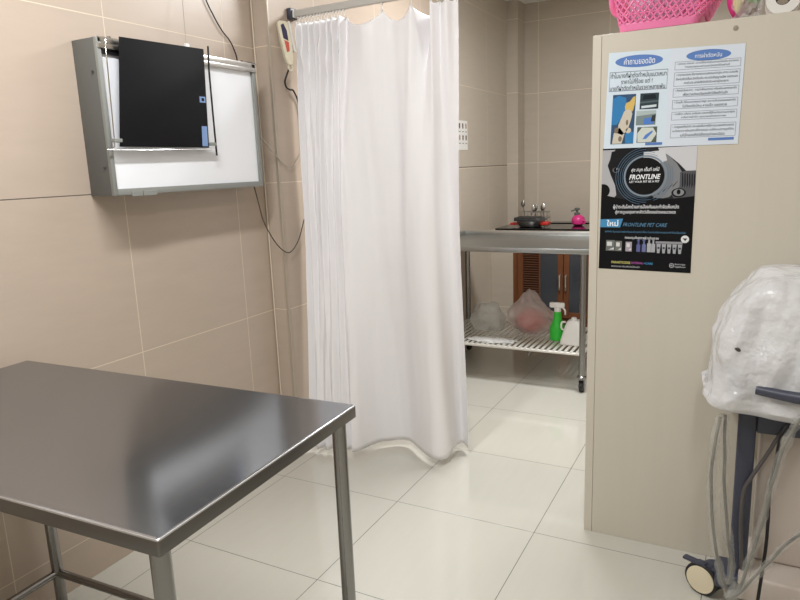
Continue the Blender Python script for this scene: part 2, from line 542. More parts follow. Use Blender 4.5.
tag(o, 'thin black wire running down the wall to the top of the light box', 'wire')
G = thing('hanging_string', 'fine pale string with a small clip above the black film', 'string', (-0.70, 0.33, 1.9))
obj('string', tube([(-0.742, 0.385, 2.4), (-0.70, 0.335, 1.905)], 0.0012, 6), M_cord_w, G)
obj('clip', box((-0.706, 0.327, 1.872), (-0.692, 0.345, 1.905), 0.003), M_white_pl, G, True)

# ------------------------------------------------------------------ curtain rail and curtain
RZ = 2.112
CR = thing('curtain_rail', 'aluminium curtain rail fixed to the wall above the white curtain', 'curtain rail', (-0.664, 0.97, RZ))
obj('rail', box((-0.652, 0.958, RZ - 0.014), (1.2, 0.984, RZ + 0.016), 0.003), mat('satin grey aluminium', rgb(206, 204, 200), 0.45, 0.2), CR, True)
obj('wall_bracket', box((-0.664, 0.945, RZ - 0.022), (-0.640, 0.997, RZ + 0.026), 0.004), M_slate, CR, True)
obj('end_cap', box((-0.640, 0.956, RZ - 0.016), (-0.632, 0.986, RZ + 0.018), 0.002), M_white_pl, CR)

CU = thing('curtain', 'long white satin curtain hanging from the aluminium rail to the floor', 'curtain', (-0.2, 0.97, 0.03))
HOOKS = [-0.615 + 0.0175 * i for i in range(15)] + [-0.178, -0.039, 0.055, 0.085, 0.125, 0.160]
ZH = 2.086
top = []
for i in range(16):
    x = -0.622 + 0.0165 * i
    top.append((x, 0.971 + (0.022 if i % 2 else -0.022), 0))
top += [(-0.345, 0.972, 0), (-0.31, 0.955, 0), (-0.265, 0.942, 0), (-0.225, 0.95, 0), (-0.180, 0.972, 0), (-0.14, 0.984, 0), (-0.10, 0.978, 0), (-0.065, 0.970, 0),
        (-0.039, 0.964, 0), (-0.012, 0.985, 0), (0.016, 1.005, 0), (0.036, 0.985, 0), (0.055, 0.955, 0), (0.072, 0.972, 0), (0.088, 0.985, 0),
        (0.105, 0.965, 0), (0.125, 0.955, 0), (0.145, 0.975, 0), (0.168, 0.985, 0)]
def pleats(p0, p1, n, amp):
    out = []
    for i in range(n):
        t = i / n
        x, y = p0[0] + (p1[0] - p0[0]) * t, p0[1] + (p1[1] - p0[1]) * t
        a = amp * (0.45 + 1.5 * abs(noise.noise(Vector((i * 0.73, p0[1] * 7, 4)))))
        x += 0.006 * noise.noise(Vector((i * 1.37, p0[1] * 9, 2)))
        out.append((x, y + (a if i % 2 else -a), 0))
    return out
bot = pleats((-0.632, 0.868), (-0.400, 0.905), 10, 0.024) + [(-0.400, 0.885, 0), (-0.378, 0.92, 0), (-0.366, 0.97, 0),
       (-0.336, 1.045, 0), (-0.262, 1.115, 0), (-0.19, 1.118, 0), (-0.11, 1.051, 0), (-0.039, 0.994, 0), (0.019, 0.972, 0), (0.054, 1.009, 0),
       (0.046, 1.09, 0), (0.038, 1.16, 0), (0.06, 1.20, 0), (0.108, 1.156, 0)]
mid = pleats((-0.640, 0.948), (-0.400, 0.945), 13, 0.020) + [(-0.400, 0.945, 0), (-0.365, 0.972, 0), (-0.325, 0.992, 0), (-0.27, 1.0, 0), (-0.21, 1.01, 0), (-0.15, 1.012, 0), (-0.10, 0.975, 0), (-0.05, 0.965, 0), (0.0, 0.958, 0), (0.035, 0.972, 0), (0.055, 1.01, 0), (0.085, 1.035, 0), (0.115, 1.02, 0), (0.15, 0.99, 0)]
def resample(pts, n):
    P = catmull(pts, 10)
    L = [0]
    for a, b in zip(P, P[1:]):
        L.append(L[-1] + (b - a).length)
    out, j = [], 0
    for i in range(n + 1):
        d = L[-1] * i / n
        while j < len(L) - 2 and L[j + 1] < d:
            j += 1
        t = (d - L[j]) / max(1e-9, L[j + 1] - L[j])
        out.append(P[j].lerp(P[j + 1], min(1, t)))
    return out
NS, NZ = 420, 90
def sections(pts, cut):
    n1 = int(NS * 0.40)
    a = resample(pts[:cut + 1], n1)
    return a + resample(pts[cut:], NS - n1)[1:]
A, Bm, Bb = sections(top, 16), sections(mid, 13), sections(bot, 10)
def sstep(t):
    t = max(0, min(1, t))
    return t * t * (3 - 2 * t)
def droop(x):
    hs = HOOKS
    if x <= hs[0] or x >= hs[-1]:
        return 0.0
    for a, b in zip(hs, hs[1:]):
        if a <= x <= b:
            t = (x - a) / (b - a)
            return min(0.055, (b - a) * 0.42) * (4 * t * (1 - t)) ** 0.8
    return 0.0
bm = new()
gv = []
for i in range(NS + 1):
    ztop = ZH - 0.012 - droop(A[i].x)
    row = []
    for j in range(NZ + 1):
        t = (j / NZ) ** 1.15
        zb = 0.035
        z = ztop + (zb - ztop) * t
        if t < 0.45:
            p = A[i].lerp(Bm[i], sstep(t / 0.45) ** 0.8)
        else:
            p = Bm[i].lerp(Bb[i], sstep((t - 0.45) / 0.55) * 0.6 + 0.4 * (t - 0.45) / 0.55)
        x, y = p.x, p.y
        # inverted pleat dying out below the last wide hooks
        if z > 1.80:
            k = (z - 1.80) / 0.28
            w = 0.012 + 0.032 * k
            d = abs(x - 0.012)
            if d < w:
                y += 0.085 * k * (1 - d / w)
        y += 0.011 * noise.noise(Vector((x * 13, z * 0.8, 3.3))) * min(1, 4 * t)
        if x > -0.40:
            y += 0.010 * (abs(noise.noise(Vector((x * 9 + 2.0, z * 0.55, 8.8)))) - 0.2) * min(1, 3 * t) * (1.15 - t)
            y += 0.004 * noise.noise(Vector((x * 22, z * 2.5, 5.1)))
        else:
            y += 0.010 * noise.noise(Vector((x * 30, z * 2.2, 6.6))) * (1 - 0.6 * t)
            # drawn swoops under the gathered hooks
            d = (ztop - z)
            if d < 0.26:
                y -= 0.016 * sin(pi * d / 0.26) * max(0.0, sin((x * 1.0 + z * 0.32) * 62)) ** 2
        q2 = Vector((x * 16 + z * 6, z * 17, 1.7))
        y += 0.0022 * abs(noise.noise(q2))
        y += 0.0016 * noise.noise(Vector((x * 3, z * 40, 9.1))) 
        row.append(bm.verts.new((max(x, -0.655), y, z)))
    gv.append(row)
for i in range(NS):
    for j in range(NZ):
        bm.faces.new((gv[i][j], gv[i + 1][j], gv[i + 1][j + 1], gv[i][j + 1]))
co_ = obj('curtain_cloth', bm, M_cloth, CU, 75)
sm = co_.modifiers.new('thickness', 'SOLIDIFY')
sm.thickness = 0.0012
for x in HOOKS:
    bm = new()
    add_tube(bm, [(x, 0.971, RZ - 0.015), (x, 0.971, ZH - 0.004), (x + 0.002, 0.966, ZH - 0.016), (x, 0.962, ZH - 0.02), (x, 0.956, ZH - 0.012)], 0.0016, 6)
    add_box(bm, (x - 0.0035, 0.965, RZ - 0.022), (x + 0.0035, 0.977, RZ - 0.012))
    obj('curtain_hook', bm, M_white_pl, CU)

# cream device on the wall by the rail
D = thing('wall_device', 'cream oblong electrical device with dark blue and red print hung beside the curtain', 'device', (-0.64, 0.9, 1.98))
def dev(u, v, w):   # u across the face (0..1, along +x/-y), v up, w out of the face
    base = Vector((-0.632, 0.868, 1.878))
    ac = Vector((0.040, 0.070, 0)).normalized()
    up = Vector((-0.012 - 0.026 * ac.x, 0.010 - 0.026 * ac.y, 0.195)).normalized()
    nn = ac.cross(up).normalized()
    return base + up * v + ac * u + nn * w
def dev_prism(outline, w0, w1, bev=0.0):
    bm = new()
    a = [bm.verts.new(dev(u, v, w0)) for u, v in outline]
    b = [bm.verts.new(dev(u, v, w1)) for u, v in outline]
    bm.faces.new(a[::-1])
    bm.faces.new(b)
    n = len(a)
    for k in range(n):
        bm.faces.new((a[k], a[(k + 1) % n], b[(k + 1) % n], b[k]))
    if bev:
        bmesh.ops.bevel(bm, geom=list(bm.edges), offset=bev, segments=2, affect='EDGES')
    return bm
obj('body', dev_prism([(0.010, 0.0), (0.034, 0.0), (0.044, 0.035), (0.050, 0.10), (0.050, 0.180), (0.042, 0.192), (0.008, 0.192), (0.0, 0.180), (0.0, 0.10), (0.003, 0.035)], -0.012, 0.010, 0.003), M_cream_pl, D, True)
obj('side_cover', dev_prism([(0.051, 0.06), (0.060, 0.06), (0.060, 0.192), (0.051, 0.192)], -0.012, 0.012, 0.002), M_white_pl, D, True)
obj('dark_print', dev_prism([(0.012, 0.115), (0.034, 0.105), (0.036, 0.15), (0.026, 0.18), (0.012, 0.172)], 0.0101, 0.0108), M_navy, D)
obj('red_print', dev_prism([(0.016, 0.055), (0.030, 0.06), (0.034, 0.10), (0.014, 0.108)], 0.0101, 0.0108), M_red_print, D)
bm = new()
lp = [dev(0.022 + 0.010 * cos(a), -0.010 + 0.014 * sin(a), 0.0) for a in [2 * pi * k / 16 for k in range(17)]]
add_tube(bm, lp, 0.0035, 8)
obj('hanging_loop', bm, M_cream_pl, D, True)
o = obj('power_cord', tube([(-0.625, 0.885, 1.866), (-0.640, 0.885, 1.84), (-0.650, 0.88, 1.81), (-0.648, 0.885, 1.785), (-0.644, 0.905, 1.775), (-0.648, 0.94, 1.77), (-0.656, 0.985, 1.70), (-0.657, 0.99, 1.5)], 0.004, 8, 8), M_black, None, True)
tag(o, 'black cord dangling below the cream device at the curtain edge', 'cord')

# ------------------------------------------------------------------ printed things
def mapper(TL, TR_, BR, BL, y):
    """u,v in 0..1 (v up) onto a quad on a wall facing -y"""
    def f(u, v, k=0):
        x = (BL[0] * (1 - u) + BR[0] * u) * (1 - v) + (TL[0] * (1 - u) + TR_[0] * u) * v
        z = (BL[1] * (1 - u) + BR[1] * u) * (1 - v) + (TL[1] * (1 - u) + TR_[1] * u) * v
        return Vector((x, y - k * 0.0004, z))
    return f

def poly(bm, f, pts, k):
    bm.faces.new([bm.verts.new(f(u, v, k)) for u, v in pts])

def rect(bm, f, u0, v0, u1, v1, k):
    poly(bm, f, [(u0, v0), (u1, v0), (u1, v1), (u0, v1)], k)

def ell(bm, f, cu, cv, ru, rv, k, n=32, a0=0, a1=360):
    full = (a1 - a0) >= 360
    poly(bm, f, [(cu + ru * cos(radians(a0 + (a1 - a0) * i / n)), cv + rv * sin(radians(a0 + (a1 - a0) * i / n))) for i in range(n if full else n + 1)], k)

def arcband(bm, f, cu, cv, ru, rv, th, k, a0, a1, n=40, asp=1.0):
    for i in range(n):
        t0, t1 = radians(a0 + (a1 - a0) * i / n), radians(a0 + (a1 - a0) * (i + 1) / n)
        poly(bm, f, [(cu + ru * cos(t0), cv + rv * sin(t0)), (cu + (ru + th) * cos(t0), cv + (rv + th * asp) * sin(t0)),
                     (cu + (ru + th) * cos(t1), cv + (rv + th * asp) * sin(t1)), (cu + ru * cos(t1), cv + rv * sin(t1))], k)

def outline(bm, f, u0, v0, u1, v1, t, k, asp=1.0):
    rect(bm, f, u0, v0, u1, v0 + t * asp, k)
    rect(bm, f, u0, v1 - t * asp, u1, v1, k)
    rect(bm, f, u0, v0, u0 + t, v1, k)
    rect(bm, f, u1 - t, v0, u1, v1, k)

def text(bm, f, s, u0, v0, u1, v1, k, bold=0.0, shear=0.0, sx=None):
    cu = bpy.data.curves.new('t', 'FONT')
    cu.body = s
    cu.size = 1
    cu.offset = bold
    cu.shear = shear
    cu.resolution_u = 2
    o = bpy.data.objects.new('t', cu)
    COL.objects.link(o)
    dg = bpy.context.evaluated_depsgraph_get()
    dg.update()
    me = o.evaluated_get(dg).to_mesh()
    if me and len(me.vertices):
        xs = [v.co.x for v in me.vertices]
        ys = [v.co.y for v in me.vertices]
        ax, bx, ay, by = min(xs), max(xs), min(ys), max(ys)
        vs = [bm.verts.new(f(u0 + (v.co.x - ax) / max(1e-6, bx - ax) * (u1 - u0), v0 + (v.co.y - ay) / max(1e-6, by - ay) * (v1 - v0), k)) for v in me.vertices]
        for p in me.polygons:
            try:
                bm.faces.new([vs[i] for i in p.vertices])
            except ValueError:
                pass
    o.evaluated_get(dg).to_mesh_clear()
    bpy.data.objects.remove(o)
    bpy.data.curves.remove(cu)

def flat(name, bm, m, parent):
    me = bpy.data.meshes.new(name)
    bmesh.ops.recalc_face_normals(bm, faces=bm.faces)
    bm.to_mesh(me)
    bm.free()
    me.materials.append(m)
    o = bpy.data.objects.new(name, me)
    COL.objects.link(o)
    o.parent = parent
    o.matrix_parent_inverse = Matrix.Translation(parent.location).inverted() if parent.parent is None else Matrix.Identity(4)
    return o

def sheet(name, f, m, parent, th=0.0006):
    bm = new()
    a = [bm.verts.new(f(u, v, 0)) for u, v in ((0, 0), (1, 0), (1, 1), (0, 1))]
    b = [bm.verts.new(f(u, v, 0) + Vector((0, th, 0))) for u, v in ((0, 0), (1, 0), (1, 1), (0, 1))]
    bm.faces.new(a)
    bm.faces.new(b[::-1])
    for k in range(4):
        bm.faces.new((a[k], a[(k + 1) % 4], b[(k + 1) % 4], b[k]))
    return obj(name, bm, m, parent)

CY = 0.699            # front face of the cream cabinet
PY = CY - 0.0015
M_paper = mat('pale blue white laminated paper', rgb(214, 228, 240), 0.3)
M_ink = mat('dark ink', rgb(38, 40, 52), 0.5)
M_inkg = mat('grey ink line', rgb(120, 128, 142), 0.5)
M_hdr = mat('mid blue print', rgb(86, 126, 192), 0.4)
M_wht = mat('white print', rgb(244, 246, 250), 0.4)
M_pb = mat('poster black', rgb(13, 14, 18), 0.4, Specular_IOR_Level=0.2)
def pm(r, g, b):
    return mat('print %d %d %d' % (r, g, b), rgb(r, g, b), 0.4, Specular_IOR_Level=0.2)

# two page notice ------------------------------------------------------
N = thing('notice', 'pale blue two-page notice with blue oval headings taped on the cream cabinet', 'notice', (1.02, PY, 1.59))
TLn, TRn, BRn, BLn = (0.822, 1.750), (1.226, 1.735), (1.221, 1.437), (0.811, 1.440)
def lerp2(a, b, t):
    return (a[0] + (b[0] - a[0]) * t, a[1] + (b[1] - a[1]) * t)
Tm, Bmm = lerp2(TLn, TRn, 0.475), lerp2(BLn, BRn, 0.475)
fL = mapper(TLn, Tm, Bmm, BLn, PY)
fR = mapper(Tm, TRn, BRn, Bmm, PY - 0.0002)
pl = sheet('page', fL, M_paper, N)
bm = new(); ell(bm, fL, 0.50, 0.900, 0.385, 0.062, 1); flat('heading_oval', bm, M_hdr, pl)
bm = new(); text(bm, fL, 'คำถามยอดฮิต', 0.26, 0.868, 0.76, 0.932, 2, 0.004); flat('lettering', bm, M_wht, pl)
bm = new()
outline(bm, fL, 0.035, 0.60, 0.975, 0.80, 0.006, 1)
flat('text_frame', bm, M_inkg, pl)
bm = new()
text(bm, fL, 'ทำไมบางที่ผ่าตัดทำหมันแมวเหมา', 0.055, 0.735, 0.955, 0.790, 2, 0.004)
text(bm, fL, 'ราคาไม่กี่ร้อย แต่ !', 0.23, 0.672, 0.74, 0.725, 2, 0.004)
text(bm, fL, 'บางที่ผ่าตัดทำหมันราคาหลายพัน', 0.05, 0.608, 0.945, 0.660, 2, 0.004)
flat('lettering', bm, M_ink, pl)
# photo of an animal on a blue drape
bm = new(); rect(bm, fL, 0.11, 0.045, 0.49, 0.565, 1)
ph = flat('photo', bm, pm(58, 84, 116), pl)
bm = new()
poly(bm, fL, [(0.11, 0.25), (0.11, 0.52), (0.2, 0.555), (0.33, 0.53), (0.36, 0.40), (0.26, 0.30), (0.2, 0.25)], 2)
poly(bm, fL, [(0.36, 0.05), (0.49, 0.05), (0.49, 0.16), (0.40, 0.20), (0.35, 0.14)], 2)
flat('blue_drape', bm, pm(58, 128, 184), ph)
bm = new()
poly(bm, fL, [(0.33, 0.39), (0.32, 0.44), (0.34, 0.475), (0.40, 0.49), (0.45, 0.535), (0.485, 0.54), (0.48, 0.46), (0.455, 0.39), (0.40, 0.36)], 3)
flat('yellow_patch', bm, pm(214, 184, 108), ph)
bm = new()
poly(bm, fL, [(0.28, 0.33), (0.31, 0.385), (0.36, 0.41), (0.42, 0.40), (0.45, 0.36), (0.43, 0.29), (0.40, 0.22), (0.36, 0.17), (0.30, 0.14), (0.22, 0.16), (0.23, 0.25)], 4)
poly(bm, fL, [(0.14, 0.05), (0.16, 0.16), (0.25, 0.22), (0.34, 0.15), (0.30, 0.05)], 4)
ell(bm, fL, 0.40, 0.185, 0.045, 0.03, 4, 12)
flat('animal', bm, pm(206, 198, 182), ph)
bm = new()
bm.free()
for e in ((0.20, 0.19, 0.035, 0.03), (0.27, 0.10, 0.03, 0.03), (0.37, 0.27, 0.02, 0.03)):
    bm = new(); ell(bm, fL, *e, 5, 12); flat('animal_shading', bm, pm(130, 116, 98), ph)
# three small photos
def small(u0, v0, u1, v1, base, items):
    bm = new(); rect(bm, fL, u0, v0, u1, v1, 1)
    p = flat('photo', bm, base, pl)
    for i, (pts, m) in enumerate(items):
        bm = new(); poly(bm, fL, pts, 2 + i * 0.7); flat('photo_shape', bm, m, p)
small(0.56, 0.40, 0.86, 0.565, pm(52, 66, 74), [([(0.56, 0.46), (0.86, 0.47), (0.86, 0.49), (0.56, 0.48)], pm(86, 100, 106)), ([(0.59, 0.41), (0.83, 0.42), (0.83, 0.445), (0.59, 0.435)], pm(206, 218, 224)),
      ([(0.60, 0.50), (0.82, 0.505), (0.80, 0.55), (0.62, 0.545)], pm(30, 38, 44))])
small(0.515, 0.235, 0.83, 0.385, pm(126, 142, 144), [([(0.515, 0.33), (0.83, 0.35), (0.83, 0.385), (0.515, 0.385)], pm(176, 190, 190)), ([(0.64, 0.24), (0.80, 0.245), (0.81, 0.315), (0.65, 0.305)], pm(84, 130, 206)), ([(0.755, 0.27), (0.82, 0.27), (0.83, 0.34), (0.77, 0.33)], pm(58, 62, 62))])
small(0.545, 0.05, 0.865, 0.215, pm(88, 98, 88), [([(0.56, 0.055), (0.78, 0.055), (0.86, 0.14), (0.80, 0.205), (0.62, 0.21), (0.55, 0.15)], pm(208, 214, 206)), ([(0.64, 0.085), (0.70, 0.09), (0.80, 0.16), (0.79, 0.175), (0.68, 0.13)], pm(92, 132, 204))])
bm = new(); rect(bm, fL, 0.69, 0.022, 0.96, 0.048, 4); flat('blue_bar', bm, M_hdr, pl)
pr_ = sheet('page', fR, mat('pale laminated paper', rgb(217, 226, 238), 0.3), N)
bm = new(); ell(bm, fR, 0.52, 0.912, 0.30, 0.055, 1); flat('heading_oval', bm, M_hdr, pr_)
bm = new(); text(bm, fR, 'การผ่าตัดหมัน', 0.34, 0.888, 0.70, 0.935, 2, 0.002); flat('lettering', bm, M_wht, pr_)
boxes = [(0.78, 0.862, ['• คุณหมอ อาจารย์ - ความใส่ใจมาตรฐานความปลอดภัย สะอาดครบ', 'การตรวจสุขภาพก่อนผ่าตัดทุกครั้งอย่างดี']),
         (0.615, 0.755, ['• การวางยาสลบ ใช้ยาดมสลบแบบสูดดมมาตรฐาน สากล ปลอดภัย', 'สำหรับสัตว์เลี้ยง มีเครื่องมือ ตรวจวัดสัญญาณชีพ ตลอดเวลา', 'การเฝ้าระวัง อย่างใกล้ชิดโดยทีมสัตวแพทย์ผู้ชำนาญการ']),
         (0.505, 0.595, ['• ห้องผ่าตัดสะอาด - การฆ่าเชื้ออุปกรณ์ เครื่องมือแพทย์ทุกครั้ง', 'เพื่อความปลอดภัยของสัตว์เลี้ยงที่ท่านรัก']),
         (0.385, 0.475, ['• วัสดุเย็บ ใช้ไหมละลายคุณภาพสูง ลดการอักเสบของแผลผ่าตัด', 'ไม่ต้องตัดไหม หายเร็ว แผลสวย']),
         (0.27, 0.355, ['• การให้ยา แก้ปวด ลดอักเสบ และยาปฏิชีวนะครบตามมาตรฐาน', 'หลังการผ่าตัด ทุกรายอย่างเหมาะสม']),
         (0.085, 0.225, ['• การดูแลหลังผ่าตัด มีการพักฟื้นภายใต้การดูแลของสัตวแพทย์', 'และทีมพยาบาล พร้อมอุปกรณ์ให้ความอบอุ่น และให้คำแนะนำการดูแลที่บ้าน', 'แก่เจ้าของสัตว์เลี้ยงอย่างละเอียด'])]
bmO, bmT = new(), new()
for v0, v1, ls in boxes:
    outline(bmO, fR, 0.07, v0, 0.955, v1, 0.005, 1, 0.7)
    n = len(ls)
    hh = (v1 - v0) / (n + 0.35)
    for i, s in enumerate(ls):
        w = 0.83 if i < n - 1 else 0.60
        c = 0.512
        vb = v1 - hh * (i + 1) - 0.002
        text(bmT, fR, s, c - w / 2, vb, c + w / 2, vb + hh * 0.80, 2, 0.0)
        flat('lettering', bmT, M_ink, pr_)
        bmT = new()
flat('text_frame', bmO, M_inkg, pr_)
bm = new(); rect(bm, fR, 0.60, 0.045, 0.94, 0.072, 2); flat('blue_bar', bm, M_hdr, pr_)

# black pet care poster ------------------------------------------------
PO = thing('poster', 'black pet care poster with dog and cat faces below the pale blue notice', 'poster', (0.955, PY, 1.235))
fP = mapper((0.809, 1.441), (1.105, 1.443), (1.103, 1.021), (0.803, 1.027), PY + 0.0006)
ps = sheet('poster_sheet', fP, M_pb, PO, 0.0004)
ASP = 0.297 / 0.42
cu_, cv_ = 0.475, 0.768
# photograph band in greys (dog left, cat right)
bm = new(); rect(bm, fP, 0, 0.56, 1, 0.985, 0.5); ba = flat('photo_band', bm, pm(40, 41, 45), ps)
bm = new(); poly(bm, fP, [(0, 0.985), (0.14, 0.985), (0.10, 0.94), (0.06, 0.86), (0.10, 0.78), (0.15, 0.70), (0.17, 0.62), (0.13, 0.585), (0, 0.60)], 0.8); flat('dog_white_fur', bm, pm(176, 176, 180), ba)
bm = new(); poly(bm, fP, [(0.10, 0.97), (0.20, 0.985), (0.47, 0.985), (0.42, 0.86), (0.34, 0.70), (0.24, 0.62), (0.16, 0.72), (0.07, 0.84)], 1.0); flat('dog_dark_fur', bm, pm(26, 26, 29), ba)
bm = new(); poly(bm, fP, [(0.0, 0.60)] + [(0.02 + 0.075 * cos(radians(a)), 0.655 + 0.055 * sin(radians(a))) for a in range(-85, 90, 12)] + [(0.0, 0.71)], 1.2); flat('dog_nose', bm, pm(14, 14, 16), ba)
bm = new(); ell(bm, fP, 0.155, 0.822, 0.04, 0.022, 1.3, 20); de = flat('dog_eye', bm, pm(96, 98, 104), ba)
bm = new(); ell(bm, fP, 0.155, 0.824, 0.024, 0.019, 1.6, 16); flat('dog_pupil', bm, pm(8, 8, 10), de)
bm = new(); ell(bm, fP, 0.165, 0.830, 0.006, 0.004, 1.9, 8); flat('eye_glint', bm, M_wht, de)
bm = new(); poly(bm, fP, [(0.60, 0.985), (1, 0.985), (1, 0.80), (0.90, 0.80), (0.82, 0.86), (0.70, 0.93), (0.62, 0.95)], 0.8); flat('pale_backdrop', bm, pm(206, 206, 210), ba)
bm = new(); poly(bm, fP, [(0.62, 0.96), (0.70, 0.93), (0.80, 0.86), (0.86, 0.79), (0.84, 0.68), (0.74, 0.60), (0.60, 0.575), (0.55, 0.62), (0.66, 0.72)], 1.0); flat('cat_face', bm, pm(132, 134, 138), ba)
bm = new(); poly(bm, fP, [(0.84, 0.79), (0.90, 0.80), (1, 0.80), (1, 0.57), (0.80, 0.57), (0.76, 0.62), (0.84, 0.68)], 1.1); flat('cat_cheek', bm, pm(88, 88, 92), ba)
bm = new()
for i in range(6):
    u = 0.86 + 0.024 * i
    poly(bm, fP, [(u, 0.78 - 0.004 * i), (u + 0.012, 0.785), (u + 0.020, 0.69 + 0.01 * (i % 2)), (u + 0.006, 0.665)], 1.4)
for i in range(4):
    u = 0.62 + 0.05 * i
    poly(bm, fP, [(u, 0.615 + 0.02 * i), (u + 0.05, 0.66 + 0.02 * i), (u + 0.052, 0.665 + 0.02 * i), (u, 0.625 + 0.02 * i)], 1.4)
flat('cat_stripes', bm, pm(36, 36, 40), ba)
bm = new(); ell(bm, fP, 0.835, 0.632, 0.075, 0.036, 1.6, 24); ce = flat('cat_eye_rim', bm, pm(22, 22, 25), ba)
bm = new(); ell(bm, fP, 0.835, 0.634, 0.055, 0.027, 1.9, 24); flat('cat_eye', bm, pm(140, 142, 146), ce)
bm = new(); ell(bm, fP, 0.835, 0.638, 0.020, 0.020, 2.2, 16); flat('cat_pupil', bm, pm(12, 12, 14), ce)
# lower fade of the band
bm = new(); poly(bm, fP, [(0, 0.56), (1, 0.56), (1, 0.605), (0.75, 0.585), (0.5, 0.60), (0.25, 0.585), (0, 0.625)], 2.4); flat('band_edge', bm, M_pb, ba)
# ring emblem
bm = new(); poly(bm, fP, [(0.45, 0.955), (0.67, 0.965), (0.70, 0.885), (0.62, 0.86), (0.45, 0.90)], 2.4); flat('pale_patch', bm, pm(208, 210, 214), ba)
bm = new()
rv = 0.205 * ASP
ell(bm, fP, cu_, cv_, 0.205, rv, 3.6, 48); ed = flat('emblem_disc', bm, pm(16, 17, 20), ps)
bm = new()
arcband(bm, fP, cu_, cv_, 0.212, 0.212 * ASP, 0.020, 3.2, 0, 360, 56, ASP)
flat('emblem_ring', bm, pm(132, 146, 158), ed)
bm = new()
for i, (r, a0, a1) in enumerate(((0.245, 60, 300), (0.268, 70, 290), (0.292, 90, 275), (0.316, 100, 262), (0.245, -80, 40), (0.268, -75, 30), (0.29, -70, 20))):
    arcband(bm, fP, cu_, cv_, r, r * ASP, 0.0045, 3.0, a0, a1, 40, ASP)
flat('emblem_arcs', bm, pm(92, 122, 146), ed)
bm = new()
text(bm, fP, 'สุข สนุก เต็มที่ แค่มี', 0.325, 0.797, 0.625, 0.838, 4.0, 0.010, 0.2)
text(bm, fP, 'FRONTLINE', 0.305, 0.742, 0.640, 0.782, 4.0, 0.025, 0.25)
text(bm, fP, 'LET YOUR PET BE A PET', 0.31, 0.716, 0.630, 0.732, 4.0, 0.012)
flat('emblem_lettering', bm, M_wht, ed)
bm = new()
text(bm, fP, 'ผู้นำระดับโลกด้านการป้องกันและกำจัดเห็บหมัด', 0.14, 0.500, 0.845, 0.542, 1, 0.014)
flat('lettering', bm, pm(232, 234, 238), ps)
bm = new()
text(bm, fP, 'สู่การดูแลสุขภาพสัตว์เลี้ยงอย่างครบวงจร', 0.165, 0.460, 0.815, 0.498, 1, 0.014)
flat('lettering', bm, pm(232, 234, 238), ps)
bm = new()
text(bm, fP, 'ครอบคลุมทั้งสุขภาพผิวหนังและขน', 0.285, 0.253, 0.65, 0.283, 1, 0.012)
flat('lettering', bm, pm(232, 234, 238), ps)
bm = new(); poly(bm, fP, [(0.0, 0.352), (0.225, 0.352), (0.255, 0.425), (0.0, 0.418)], 1); tg = flat('blue_tag', bm, pm(74, 142, 188), ps)
bm = new(); text(bm, fP, 'ใหม่', 0.075, 0.362, 0.205, 0.415, 2, 0.02); flat('tag_lettering', bm, M_wht, tg)
bm = new()
text(bm, fP, 'FRONTLINE PET CARE', 0.255, 0.362, 0.735, 0.392, 1, 0.006, 0.35)
text(bm, fP, 'ผลิตภัณฑ์ดูแลสุขภาพผิวหนังและเส้นขนสัตว์เลี้ยง ด้วยสารสกัดจากธรรมชาติ ที่อ่อนโยนต่อผิว', 0.06, 0.305, 0.93, 0.328, 1, 0.004)
flat('blue_lettering', bm, pm(92, 138, 172), ps)
# product row
prods = [(0.075, 0.155, 0.15, 0.09, (112, 116, 112)), (0.18, 0.155, 0.11, 0.085, (120, 122, 116)), (0.295, 0.155, 0.105, 0.08, (170, 160, 170))]
for u, v, w, h, c in prods:
    bm = new(); rect(bm, fP, u, v, u + w * 0.66, v + h, 1)
    q = flat('product_box', bm, pm(*c), ps)
    bm = new(); rect(bm, fP, u + 0.01, v + h * 0.45, u + w * 0.45, v + h * 0.85, 2); poly(bm, fP, [(u + 0.03, v + 0.01), (u + w * 0.6, v + 0.01), (u + w * 0.6, v + 0.03)], 2); flat('box_print', bm, pm(214, 214, 216), q)
for i, (u, h, c) in enumerate(((0.415, 0.10, (96, 100, 150)), (0.475, 0.105, (110, 116, 160)), (0.53, 0.12, (176, 178, 182)), (0.575, 0.115, (170, 172, 178)))):
    bm = new(); rect(bm, fP, u, 0.155, u + 0.042, 0.155 + h * 0.6, 1); rect(bm, fP, u + 0.012, 0.155 + h * 0.6, u + 0.03, 0.155 + h * 0.9, 1); rect(bm, fP, u + 0.005, 0.155 + h * 0.85, u + 0.034, 0.155 + h, 1)
    flat('product_bottle', bm, pm(*c), ps)
for i in range(5):
    u = 0.63 + 0.056 * i
    bm = new(); poly(bm, fP, [(u + 0.010, 0.150), (u + 0.036, 0.150), (u + 0.046, 0.225), (u, 0.225)], 1)
    q = flat('product_tube', bm, pm(168, 170, 176), ps)
    bm = new(); rect(bm, fP, u + 0.012, 0.185, u + 0.034, 0.20, 2); flat('tube_print', bm, pm(60, 62, 70), q)
bm = new(); rect(bm, fP, 0.62, 0.228, 0.905, 0.246, 1); flat('shelf_strip', bm, pm(150, 150, 156), ps)
bm = new(); ell(bm, fP, 0.925, 0.268, 0.042, 0.042 * ASP, 2); q = flat('round_seal', bm, pm(226, 228, 228), ps)
bm = new(); poly(bm, fP, [(0.90, 0.275), (0.95, 0.275), (0.935, 0.262), (0.928, 0.252), (0.918, 0.262)], 3); flat('seal_mark', bm, M_ink, q)
bm = new(); text(bm, fP, 'PARASITICIDES', 0.145, 0.050, 0.355, 0.070, 1, 0.02); flat('yellow_lettering', bm, pm(206, 200, 120), ps)
bm = new(); text(bm, fP, 'EXTERNAL', 0.365, 0.052, 0.495, 0.070, 1, 0.014); flat('purple_lettering', bm, pm(176, 92, 168), ps)
